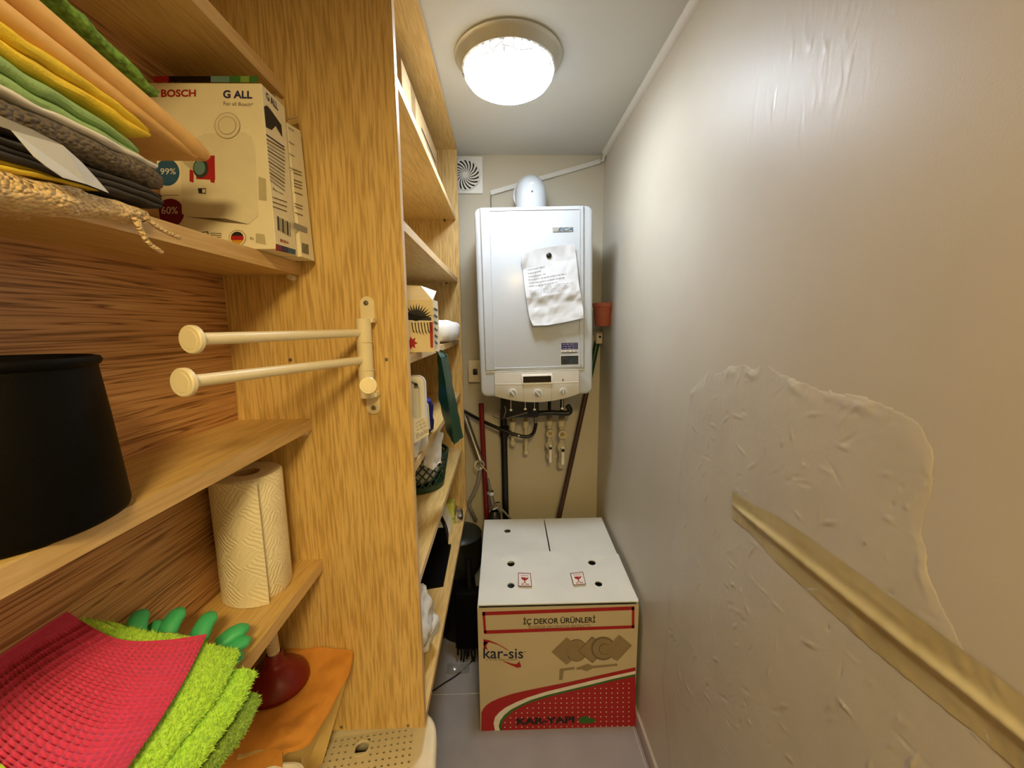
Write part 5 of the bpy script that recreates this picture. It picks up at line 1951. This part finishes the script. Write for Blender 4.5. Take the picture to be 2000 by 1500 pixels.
# orange cloth: lies on the bin, edges hang over unevenly
oc_rows = [[(560, 1252), (560, 1252), (620, 1256), (670, 1262), (690, 1272)],
           [(520, 1300), (560, 1310), (610, 1325), (655, 1325), (678, 1322)],
           [(470, 1380), (520, 1390), (570, 1400), (610, 1400), (632, 1402)],
           [(400, 1440), (450, 1440), (510, 1440), (560, 1445), (598, 1450)],
           [(380, 1480), (420, 1478), (480, 1474), (530, 1468), (552, 1474)]]
oc_z = [[0.770, 0.770, 0.772, 0.770, 0.762], [0.756, 0.754, 0.754, 0.757, 0.748], [0.754, 0.753, 0.753, 0.755, 0.744], [0.754, 0.754, 0.754, 0.754, 0.735], [0.744, 0.744, 0.742, 0.738, 0.72]]
fo = sheet_px(oc_rows, oc_z, 0, 0)


def ocpt(u, v):
    p = fo(u, v)
    p.z += noise.noise(p * 24) * 0.007 + noise.noise(p * 60) * 0.002 + 0.003
    p.y = min(p.y, YP - 0.003)
    p.x = max(p.x, XBK + 0.002)
    return p


mo = MB()
mo.grid(ocpt, 50, 50)
mo.grid(lambda u, v: ocpt(u, 1) + Vector((0.002 * math.sin(v * 3), -0.002 * v, -0.016 * v * (0.6 + 0.5 * noise.noise(Vector((u * 5, 0, 0)))))), 50, 5)
mo.grid(lambda u, v: ocpt(1, u) + Vector((0, -0.004 * v, -0.03 * v)), 50, 5)
lone('orange_cloth', mo, 'cloth_orange', 'orange brown cloth spread under the red plunger', 'cloth', smooth=60)
pl_ = thing('plunger', 'dark red rubber plunger with ribbed handle on orange cloth', 'plunger', AZ(555, 1380, 0.758))
pcx = AZ(556, 1352, 0.765)
pcx = Vector((-0.472, 0.742, 0.7575))
axd = Vector((-0.04, -0.02, 1)).normalized()
MB().lathe([(0.056, 0.0), (0.0585, 0.002), (0.0575, 0.010), (0.052, 0.022), (0.040, 0.036), (0.026, 0.046), (0.0185, 0.050), (0.0165, 0.054), (0.0160, 0.072), (0.0135, 0.0745)], pcx, axd, 40).build('rubber_cup', 'rubber_red', pl_, smooth=60)
hp = [(0.0105, 0.07)]
for k in range(16):
    h0 = 0.075 + k * 0.0066
    hp += [(0.0115, h0), (0.0118, h0 + 0.0034), (0.0100, h0 + 0.0040), (0.0100, h0 + 0.0058)]
hp += [(0.0112, 0.19), (0.0005, 0.193)]
MB().lathe(hp, pcx, axd, 20).build('handle', 'handle_wood', pl_)
# tray at the bottom edge
ty = thing('plastic_tray', 'light grey plastic tray rim in front of the cream bin', 'tray', (-0.43, 0.50, 0.506))
rim = [AZ(424, 1489, 0.700), AZ(585, 1484, 0.700), AZ(600, 1503, 0.700)]
xl_, xr_ = -0.54, AZ(600, 1503, 0.70).x
yk_ = AZ(500, 1486, 0.70).y - 0.004
mbt = MB()
outs = []
for (ins, z) in ((0.03, 0.507), (0.002, 0.692), (0.0, 0.697), (0.0, 0.700), (0.004, 0.701), (0.006, 0.696), (0.032, 0.513)):
    outs.append([Vector((a, b, z)) for a, b in rounded_rect(xl_ + ins, xr_ - ins, 0.26 + ins, yk_ - ins, 0.03, 6)])
n_ = len(outs[0])
mbt.v = [p for rg in outs for p in rg]
for i in range(len(outs) - 1):
    for k in range(n_):
        mbt.f.append((i * n_ + k, i * n_ + (k + 1) % n_, (i + 1) * n_ + (k + 1) % n_, (i + 1) * n_ + k))
mbt.f.append(tuple(range(n_))[::-1])
mbt.f.append(tuple(range((len(outs) - 1) * n_, len(outs) * n_)))
mbt.build('tray_body', 'white_plastic', ty, smooth=50)

# ------------------------------------------------------------------ far bay contents
# carton on the top shelf
cbx = thing('storage_carton', 'brown cardboard carton with black marks on the highest far shelf', 'box', (-0.35, 1.45, 1.9885))
kx = -0.262
MB().box((-0.50, 1.19, 1.9885), (kx, 1.78, 2.20), 0.001, 1).build('carton', 'carton_brown', cbx)
MB().box((-0.42, 1.185, 2.201), (-0.36, 1.785, 2.2015)).build('tape', 'parcel_tape', cbx)


def cb(y, z, l=0.0006):
    return Vector((kx + l, y, z))


MB().poly([cb(1.30, 1.99), cb(1.36, 1.99), cb(1.36, 2.199), cb(1.30, 2.199)]).build('tape', 'parcel_tape', cbx, smooth=0, fix=False)
for q in ([(1.45, 2.14), (1.74, 2.14), (1.74, 2.148), (1.45, 2.148)], [(1.53, 2.03), (1.54, 2.03), (1.54, 2.125), (1.53, 2.125)], [(1.53, 2.115), (1.58, 2.115), (1.58, 2.125), (1.53, 2.125)], [(1.58, 2.08), (1.588, 2.08), (1.588, 2.125), (1.58, 2.125)], [(1.53, 2.078), (1.588, 2.078), (1.588, 2.086), (1.53, 2.086)],
          [(1.71, 2.03), (1.72, 2.03), (1.72, 2.07), (1.71, 2.07)], [(1.69, 2.062), (1.735, 2.062), (1.735, 2.07), (1.69, 2.07)]):
    MB().poly([cb(*p) for p in q]).build('mark', 'ink_black', cbx, smooth=0, fix=False)
for r_ in (0.052, 0.03):
    pts = [(1.645 + r_ * 0.8 * math.cos(a), 2.04 + r_ * math.sin(a) * 1.3) for a in np.linspace(0, math.pi, 14)]
    pin_ = [(1.645 + (r_ - 0.008) * 0.8 * math.cos(a), 2.04 + (r_ - 0.008) * math.sin(a) * 1.3) for a in np.linspace(math.pi, 0, 14)]
    mbq = MB()
    for k in range(13):
        mbq.poly([cb(*pts[k]), cb(*pts[k + 1]), cb(*pin_[12 - k]), cb(*pin_[13 - k])])
    mbq.build('mark', 'ink_black', cbx, smooth=0, fix=False)

# gift bag
gb = thing('gift_bag', 'folded paper bag with dark fronds and red leaves on shelf beside oak panel', 'bag', (-0.25, 0.97, 1.4275))
yg0, yg1 = 0.955, 1.03
gx1 = AY(846, 640, yg0).x
gx0_ = -0.32
gz0 = 1.4275
gz1 = AY(846, 585, yg0).z
plain('gift_paper', (232, 214, 172), 0.35, var=0.03)
MB().hexa([(gx0_, yg0, gz0), (gx1, yg0, gz0), (gx1 + 0.003, yg1, gz0), (gx0_, yg1, gz0), (gx0_, yg0 + 0.004, gz1), (gx1, yg0 + 0.006, gz1), (gx1 + 0.002, yg1 - 0.008, gz1), (gx0_, yg1 - 0.006, gz1)]).build('bag_body', 'gift_paper', gb)
MB().hexa([(gx0_, yg0 + 0.006, gz1), (gx1, yg0 + 0.006, gz1), (gx1, yg0 + 0.02, gz1), (gx0_, yg0 + 0.02, gz1), (gx0_, yg0 + 0.028, gz1 + 0.040), (gx1 - 0.03, yg0 + 0.028, gz1 + 0.034), (gx1 + 0.004, yg0 + 0.04, gz1 + 0.022), (gx0_, yg0 + 0.034, gz1 + 0.041)]).build('folded_top', 'gift_paper', gb)


def gf(px, py, l=0.0009):
    q = AY(px, py, yg0)
    q.y = yg0 - l + 0.006 * (q.z - gz0) / (gz1 - gz0) * 0.9
    q.x = max(min(q.x, gx1 - 0.0003), gx0_)
    q.z = min(max(q.z, gz0 + 0.0005), gz1 - 0.0003)
    return q


def gd(pts, mat, name='printed_frond'):
    MB().poly([gf(a, b) for a, b in pts]).build(name, mat, gb, smooth=0, fix=False)


for k in range(13):
    a = math.radians(20 + k * 11.5)
    L_ = 34
    cx_, cy_ = 812, 626
    d1 = (math.cos(a), -math.sin(a))
    n1_ = (-d1[1], d1[0])
    gd([(cx_ + n1_[0] * 1.6, cy_ + n1_[1] * 1.6), (cx_ - n1_[0] * 1.6, cy_ - n1_[1] * 1.6), (cx_ + d1[0] * L_ * .6 - n1_[0] * 2.0, cy_ + d1[1] * L_ * .6 - n1_[1] * 2.0), (cx_ + d1[0] * L_, cy_ + d1[1] * L_), (cx_ + d1[0] * L_ * .6 + n1_[0] * 2.0, cy_ + d1[1] * L_ * .6 + n1_[1] * 2.0)], 'ink_black')
gd([(797, 612), (842, 620), (842, 626), (797, 625)], 'ink_black')
gd([(797, 626.2), (843, 627.2), (843, 628.8), (797, 627.8)], 'ink_white', 'white_line')
for k in range(7):
    x_ = 803 + k * 6
    gd([(x_, 630), (x_ + 2.2, 630), (x_ + 4.4, 645), (x_ + 8, 657 - abs(k - 3) * 2), (x_ + 3, 648)], 'ink_black')
gd([(838, 629), (845, 629), (846, 679), (841, 679)], 'ink_red', 'red_strip')
star = []
for k in range(14):
    a = 2 * math.pi * k / 14
    r_ = 12 if k % 2 == 0 else 6.5
    star.append((804 + r_ * math.cos(a), 670 + r_ * 1.1 * math.sin(a)))
gd(star, 'ink_red', 'printed_leaf')
gd([(797, 566), (806, 565), (812, 568), (810, 574), (800, 576)], 'ink_red', 'printed_leaf')


def gs(px, py):
    q = AX(px, py, gx1 + 0.0035)
    q.y = max(yg0, min(q.y, yg1))
    return q


for k in range(6):
    y_ = 600 + k * 13
    MB().poly([gs(848, y_), gs(855, y_ + 5), gs(854, y_ + 9), gs(848, y_ + 5)]).build('printed_frond', 'ink_black', gb, smooth=0, fix=False)

# white rolled cloth


def lump(c, size, amp, freq, seed, seg=40, rings=24, box=0.5):
    mb = MB()
    bm = bmesh.new()
    bmesh.ops.create_uvsphere(bm, u_segments=seg, v_segments=rings, radius=1)
    c = Vector(c)

    def xf(p):
        q = Vector([math.copysign(abs(v) ** box, v) for v in p])
        q = Vector((q.x * size[0], q.y * size[1], q.z * size[2]))
        w = q + c
        d_ = noise.noise_vector(w * freq + Vector((seed, seed, 0))) * amp
        cre = abs(noise.noise(w * freq * 1.7 + Vector((seed * 2, 0, 0)))) * amp
        w = w + d_ - p * cre
        w.z = max(w.z, c.z - size[2])
        return w
    return mb.frombm(bm, xf)


lone('rolled_cloth', lump((-0.262, 1.62, 1.4275 + 0.042), (0.085, 0.23, 0.042), 0.010, 14, 3), 'cloth_white', 'rolled white cloth behind the patterned gift bag', 'cloth', smooth=70)

# green nylon pouch hanging from the shelf
gp = thing('nylon_pouch', 'long dark green nylon pouch hanging down from the shelf edge', 'pouch', (-0.15, 1.15, 1.17))
ya, yb2 = 1.10, 1.26
tl, tm, tr_ = AY(854, 688, ya), AY(862, 700, ya - 0.01), AY(874, 692, ya + 0.05)
ml, mm_, mr_ = AY(857, 780, 1.16), AY(876, 785, 1.13), AY(889, 775, 1.2)
ll, lm_, lr_ = AY(873, 845, 1.22), AY(887, 868, 1.19), AY(905, 853, 1.26)
rowsP = [[tl, tm, tr_], [ml, mm_, mr_], [ll, lm_, lr_]]
mb = MB()
vsP, fsP = [], []
for rw in rowsP:
    a, b, c_ = rw
    back = (a + c_) / 2 + Vector((-0.012, 0.03, 0))
    vsP += [a, b, c_, back]
for i in range(2):
    for k in range(4):
        fsP.append((i * 4 + k, i * 4 + (k + 1) % 4, (i + 1) * 4 + (k + 1) % 4, (i + 1) * 4 + k))
fsP += [(0, 1, 2, 3), (11, 10, 9, 8)]
bm = bmesh.new()
bv = [bm.verts.new(p) for p in vsP]
for f_ in fsP:
    bm.faces.new([bv[i] for i in f_])
bmesh.ops.subdivide_edges(bm, edges=bm.edges[:], cuts=5, use_grid_fill=True, smooth=0.3)
mb.frombm(bm, lambda p: p + noise.noise_vector(p * 60) * 0.003)
mb.build('pouch_body', 'green_nylon', gp, smooth=50)
for a, b in (((845, 683, 1.06), (858, 696, ya)), ((858, 684, 1.08), (872, 696, ya + 0.03))):
    MB().tube(smooth_path([AY(*a), AY((a[0] + b[0]) / 2, a[1] + 2, 1.08), AY(*b)]), 0.002, 8).build('drawstring', 'green_nylon', gp)

# shelf below: white foam tray, blue packs, printed bag
ft_ = thing('foam_tray', 'upright white foam tray leaning behind the oak panel', 'tray', (-0.28, 1.0, 1.1735))
yfm = 0.98
A0, A1 = AY(800, 733, yfm), AY(825, 735, yfm)
zft = A1.z
outs = []
for (ins, yv) in ((0.0, yfm + 0.03), (0.0, yfm), (0.006, yfm - 0.002), (0.012, yfm), (0.016, yfm + 0.016)):
    outs.append([Vector((a, yv, b)) for a, b in rounded_rect(-0.34 + ins, AY(829, 780, yfm).x - ins, 1.1738 + ins, zft - ins, 0.02, 6)])
n_ = len(outs[0])
mbt = MB()
mbt.v = [p for rg in outs for p in rg]
for i in range(len(outs) - 1):
    for k in range(n_):
        mbt.f.append((i * n_ + k, i * n_ + (k + 1) % n_, (i + 1) * n_ + (k + 1) % n_, (i + 1) * n_ + k))
mbt.f.append(tuple(range(n_))[::-1])
mbt.f.append(tuple(range((len(outs) - 1) * n_, len(outs) * n_)))
mbt.build('tray_body', 'white_plastic', ft_, smooth=40)
p = AY(812, 751, yfm - 0.002)
MB().sphere(p, 0.005, (1, 0.3, 0.8)).build('dark_mark', 'ink_black', ft_)
bx_ = thing('blue_pack', 'blue and silver plastic pack behind the foam tray', 'pack', (-0.26, 1.16, 1.1735))
lump((-0.268, 1.15, 1.1735 + 0.055), (0.060, 0.045, 0.055), 0.012, 26, 5).build('pack_body', 'film_blue', bx_, smooth=50)
MB().box((-0.235, 1.09, 1.20), (-0.205, 1.10, 1.275), 0.004, 1, lambda p: p + noise.noise_vector(p * 40) * 0.006).build('silver_flap', 'plastic_bag', bx_)
pbg = thing('printed_bag', 'crumpled grey plastic bag with printed text in front of foam tray', 'bag', (-0.24, 0.91, 1.1735))
ob = lump((-0.262, 0.925, 1.1735 + 0.045), (0.066, 0.042, 0.045), 0.012, 28, 8).build('bag_body', 'plastic_bag', pbg, smooth=40)
MB().box((-0.235, 0.855, 1.176), (-0.203, 0.872, 1.215), 0.006, 2, lambda p: p + noise.noise_vector(p * 50) * 0.004).build('blue_corner', 'film_blue', pbg)
MB().poly([AY(806, 868, 0.866), AY(838, 848, 0.866), AY(834, 815, 0.866), AY(806, 818, 0.866)]).build('printed_sheet', 'plastic_bag', pbg, smooth=0, fix=False)
for k, (a, b, w) in enumerate(((812, 826, 14), (812, 832, 18), (814, 838, 18))):
    text_quad('lorem'[0:0] + '-- --- --', [AY(a, b + 3, 0.8645), AY(a + w, b - 6, 0.8645), AY(a + w, b - 8, 0.8645), AY(a, b + 1, 0.8645)], 'ink_grey', pbg, 'print_line')
text_quad('Ihale', [AY(814, 857, 0.8645), AY(836, 844, 0.8645), AY(835, 834, 0.8645), AY(812, 847, 0.8645)], 'ink_grey', pbg)

# green basket with white cloth
bkt = thing('green_basket', 'round dark green lattice basket on the lower far shelf', 'basket', (-0.335, 1.47, 0.8935))
gc = Vector((-0.330, 1.455, 0.8935))
r0, r1, bhh = 0.100, 0.118, 0.13
MB().lathe([(0.001, 0.003), (r0 - 0.004, 0.0), (r0, 0.002), (r0 + 0.003, 0.024), (r0 - 0.001, 0.024), (r0 - 0.005, 0.005), (0.001, 0.006)], gc, (0, 0, 1), 48).build('base', 'basket_green', bkt, smooth=50)
MB().lathe([(r1 - 0.002, bhh - 0.006), (r1 + 0.004, bhh - 0.004), (r1 + 0.004, bhh + 0.004), (r1 - 0.002, bhh + 0.005)], gc, (0, 0, 1), 48).build('rim', 'basket_green', bkt, smooth=50)
NB = 24
for k in range(NB):
    for sgn in (1, -1):
        pth = []
        for s_ in range(9):
            f_ = s_ / 8
            a = 2 * math.pi * k / NB + sgn * f_ * 0.85
            r_ = r0 + 0.001 + (r1 - r0) * f_
            pth.append(gc + Vector((r_ * math.cos(a), r_ * math.sin(a), 0.02 + (bhh - 0.022) * f_)))
        MB().tube(pth, 0.0028, 6).build('lattice_strand', 'basket_green', bkt, smooth=60)
lone('basket_linen', lump((gc.x, gc.y, gc.z + 0.075), (0.082, 0.082, 0.068), 0.006, 20, 11, box=0.8), 'cloth_white', 'bunched white cloths inside the green basket', 'cloth', smooth=70)
wc_rows = [[(838, 848, 1.33), (852, 838, 1.36), (866, 846, 1.42)], [(834, 872, 1.31), (850, 868, 1.33), (862, 872, 1.40)], [(828, 905, 1.30), (846, 902, 1.32), (862, 905, 1.39)], [(826, 908, 1.30), (846, 918, 1.315), (864, 900, 1.39)]]
PW = [[AY(*q) for q in rw] for rw in wc_rows]


def wcl(u, v):
    a = u * 3
    i = min(int(a), 2)
    f_ = a - i
    b = v * 2
    j = min(int(b), 1)
    g_ = b - j
    p = (PW[i][j] * (1 - g_) + PW[i][j + 1] * g_) * (1 - f_) + (PW[i + 1][j] * (1 - g_) + PW[i + 1][j + 1] * g_) * f_
    return p + noise.noise_vector(p * 40) * 0.005


mw = MB()
mw.grid(wcl, 30, 24)
mw.grid(lambda u, v: wcl(u, v) + Vector((-0.004, 0.004, 0)), 30, 24)
lone('hanging_napkin', mw, 'cloth_white', 'white napkin draped over the rim of the green basket', 'cloth', smooth=70)

# bottom board
yg = thing('tea_box', 'small yellow green packet at the far end of bottom shelf', 'packet', (-0.24, 1.77, 0.5755))
p = AZ(878, 1025, 0.5755)
MB().box((p.x - 0.045, p.y, 0.5756), (p.x + 0.022, p.y + 0.05, 0.5756 + 0.105), 0.001, 1).build('packet', 'lime_box', yg)
MB().box((p.x - 0.045, p.y - 0.0006, 0.603), (p.x + 0.0222, p.y + 0.0505, 0.606)).build('stripe', 'ink_green', yg)
jr = thing('steel_jar', 'little steel jar beside the yellow green packet', 'jar', (-0.21, 1.80, 0.5755))
jc = Vector((AZ(893, 1018, 0.5755).x - 0.004, AZ(893, 1018, 0.5755).y + 0.01, 0.5756))
MB().lathe([(0.001, 0.001), (0.028, 0), (0.031, 0.004), (0.031, 0.045), (0.026, 0.055), (0.025, 0.062), (0.001, 0.064)], jc, (0, 0, 1), 32).build('body', 'chrome', jr, smooth=50)
MB().lathe([(0.0255, 0.050), (0.0275, 0.051), (0.0275, 0.060), (0.0255, 0.061)], jc, (0, 0, 1), 32).build('lid', 'steel', jr)
irn = thing('steam_iron', 'white steam iron with curved black handle on bottom shelf', 'iron', (-0.28, 1.55, 0.5755))
ip = AZ(862, 1062, 0.5755)
mbi = MB()
for_sec = []
for k in range(14):
    s_ = k / 13
    y = ip.y - 0.01 + 0.17 * s_
    w = 0.056 * math.sqrt(max(0.02, 1 - (1 - min(1, s_ * 1.5 + 0.02)) ** 2)) if s_ < 0.6 else 0.056
    h_ = 0.035 + 0.07 * math.sin(min(1, s_ * 1.3) * math.pi / 2)
    for_sec.append([Vector((ip.x - 0.03 + w * a, y, 0.5757 + h_ * b)) for a, b in ((-1, 0), (-1, 0.3), (-0.6, 0.9), (0, 1), (0.6, 0.9), (1, 0.3), (1, 0))])
for i in range(13):
    pass
mbi.v = [p for s_ in for_sec for p in s_]
for i in range(13):
    for k in range(7):
        mbi.f.append((i * 7 + k, i * 7 + (k + 1) % 7, (i + 1) * 7 + (k + 1) % 7, (i + 1) * 7 + k))
mbi.f.append(tuple(range(7))[::-1])
mbi.f.append(tuple(range(13 * 7, 14 * 7)))
mbi.build('body', 'white_plastic', irn, smooth=50)
hpth = smooth_path([AY(872, 1058, ip.y - 0.012), AY(872, 1040, ip.y - 0.004), AY(867, 1022, ip.y + 0.02), AY(858, 1006, ip.y + 0.07), AY(850, 1002, ip.y + 0.15)])
MB().tube(hpth, 0.0085, 14).build('handle', 'black_plastic', irn, smooth=60)
bf = thing('black_folder', 'flat black case lying open on the bottom shelf', 'case', (-0.33, 1.28, 0.5755))
q = [AZ(835, 1066, 0.5757), AZ(881, 1068, 0.5757), AZ(866, 1146, 0.5757), AZ(835, 1165, 0.5757)]
q[0].x = -0.45
q[3].x = -0.45
q[0].y = q[1].y
MB().prism([q[3], q[2], q[1], q[0]], (0, 0, 0.012)).build('lower_half', 'black_enamel', bf)
MB().prism([(q[0].x, q[1].y - 0.01, 0.589), (q[1].x - 0.01, q[1].y - 0.01, 0.589), (q[1].x - 0.02, q[1].y - 0.002, 0.66), (q[0].x, q[1].y - 0.002, 0.66)], (0, 0.006, 0)).build('upper_half', 'black_enamel', bf)
lone('dark_box', MB().box((-0.44, 0.842, 0.5757), (-0.235, 1.115, 0.625), 0.006), 'black_enamel', 'low black box beneath the white plastic bag', 'box')
wbag = thing('white_bag', 'crumpled white plastic bag sagging over the bottom shelf', 'bag', (-0.25, 0.97, 0.626))
lump((-0.290, 0.965, 0.627 + 0.085), (0.095, 0.105, 0.085), 0.022, 15, 21, 56, 34, 0.75).build('bag_body', 'plastic_bag', wbag, smooth=45)
lump((-0.235, 1.0, 0.627 + 0.03), (0.045, 0.07, 0.03), 0.012, 26, 4, 30, 20, 0.8).build('bag_fold', 'plastic_bag', wbag, smooth=45)

# ------------------------------------------------------------------ under the far shelf
vac = thing('dark_cauldron', 'big dark metal pot standing under the far shelf', 'pot', (-0.20, 1.80, 0.0))
vc = Vector((-0.222, 1.80, 0.0))
plain('dark_metal', (40, 42, 34), 0.4, metal=0.3)
MB().lathe([(0.001, 0.30), (0.06, 0.303), (0.09, 0.32), (0.106, 0.35), (0.110, 0.40), (0.110, 0.50), (0.112, 0.503), (0.108, 0.51), (0.06, 0.522), (0.001, 0.525)], vc, (0, 0, 1), 48).build('vessel', 'dark_metal', vac, smooth=50)
MB().lathe([(0.08, 0.001), (0.095, 0.001), (0.07, 0.31), (0.06, 0.31)], vc, (0, 0, 1), 24).build('stand', 'black_plastic', vac)
mop = thing('black_brush', 'black cleaning brush with hanging strands beside the big box', 'brush', (-0.14, 1.62, 0.0))
MB().box((-0.225, 1.60, 0.055), (-0.112, 1.66, 0.33), 0.01).build('head', 'black_enamel', mop)
MB().tube([(-0.16, 1.64, 0.33), (-0.165, 1.66, 0.46)], 0.014, 14).build('handle', 'black_plastic', mop)
for k in range(9):
    x_ = -0.215 + k * 0.0125
    L_ = 0.02 + 0.035 * abs(math.sin(k * 2.3))
    MB().tube(smooth_path([(x_, 1.606, 0.07), (x_ + 0.003 * math.sin(k), 1.598, 0.055 - L_ * 0.3), (x_ + 0.006 * math.sin(k * 3), 1.594, max(0.004, 0.058 - L_))]), 0.0045, 8).build('strand', 'black_plastic', mop)
fc = thing('floor_cable', 'thin dark cable looped on the floor beside the big box', 'cable', AZ(895, 1290, 0.003))
MB().tube(smooth_path([AZ(a, b, 0.004) for a, b in ((835, 1252), (868, 1245), (900, 1250), (922, 1264), (926, 1282), (912, 1302), (890, 1320), (868, 1334), (845, 1350))]), 0.0028, 8).build('cord', 'black_plastic', fc, smooth=60)
clr = thing('clear_wrapper', 'small clear plastic wrapper on the floor by the cable', 'wrapper', AZ(895, 1308, 0.003))
wp = AZ(895, 1308, 0.0)
MB().grid(lambda u, v: Vector((wp.x - 0.05 + 0.10 * u, wp.y - 0.02 + 0.05 * v, 0.004 + 0.012 * abs(noise.noise(Vector((u * 5, v * 4, 1)))))), 16, 10).build('film', 'clear_plastic', clr, smooth=40)
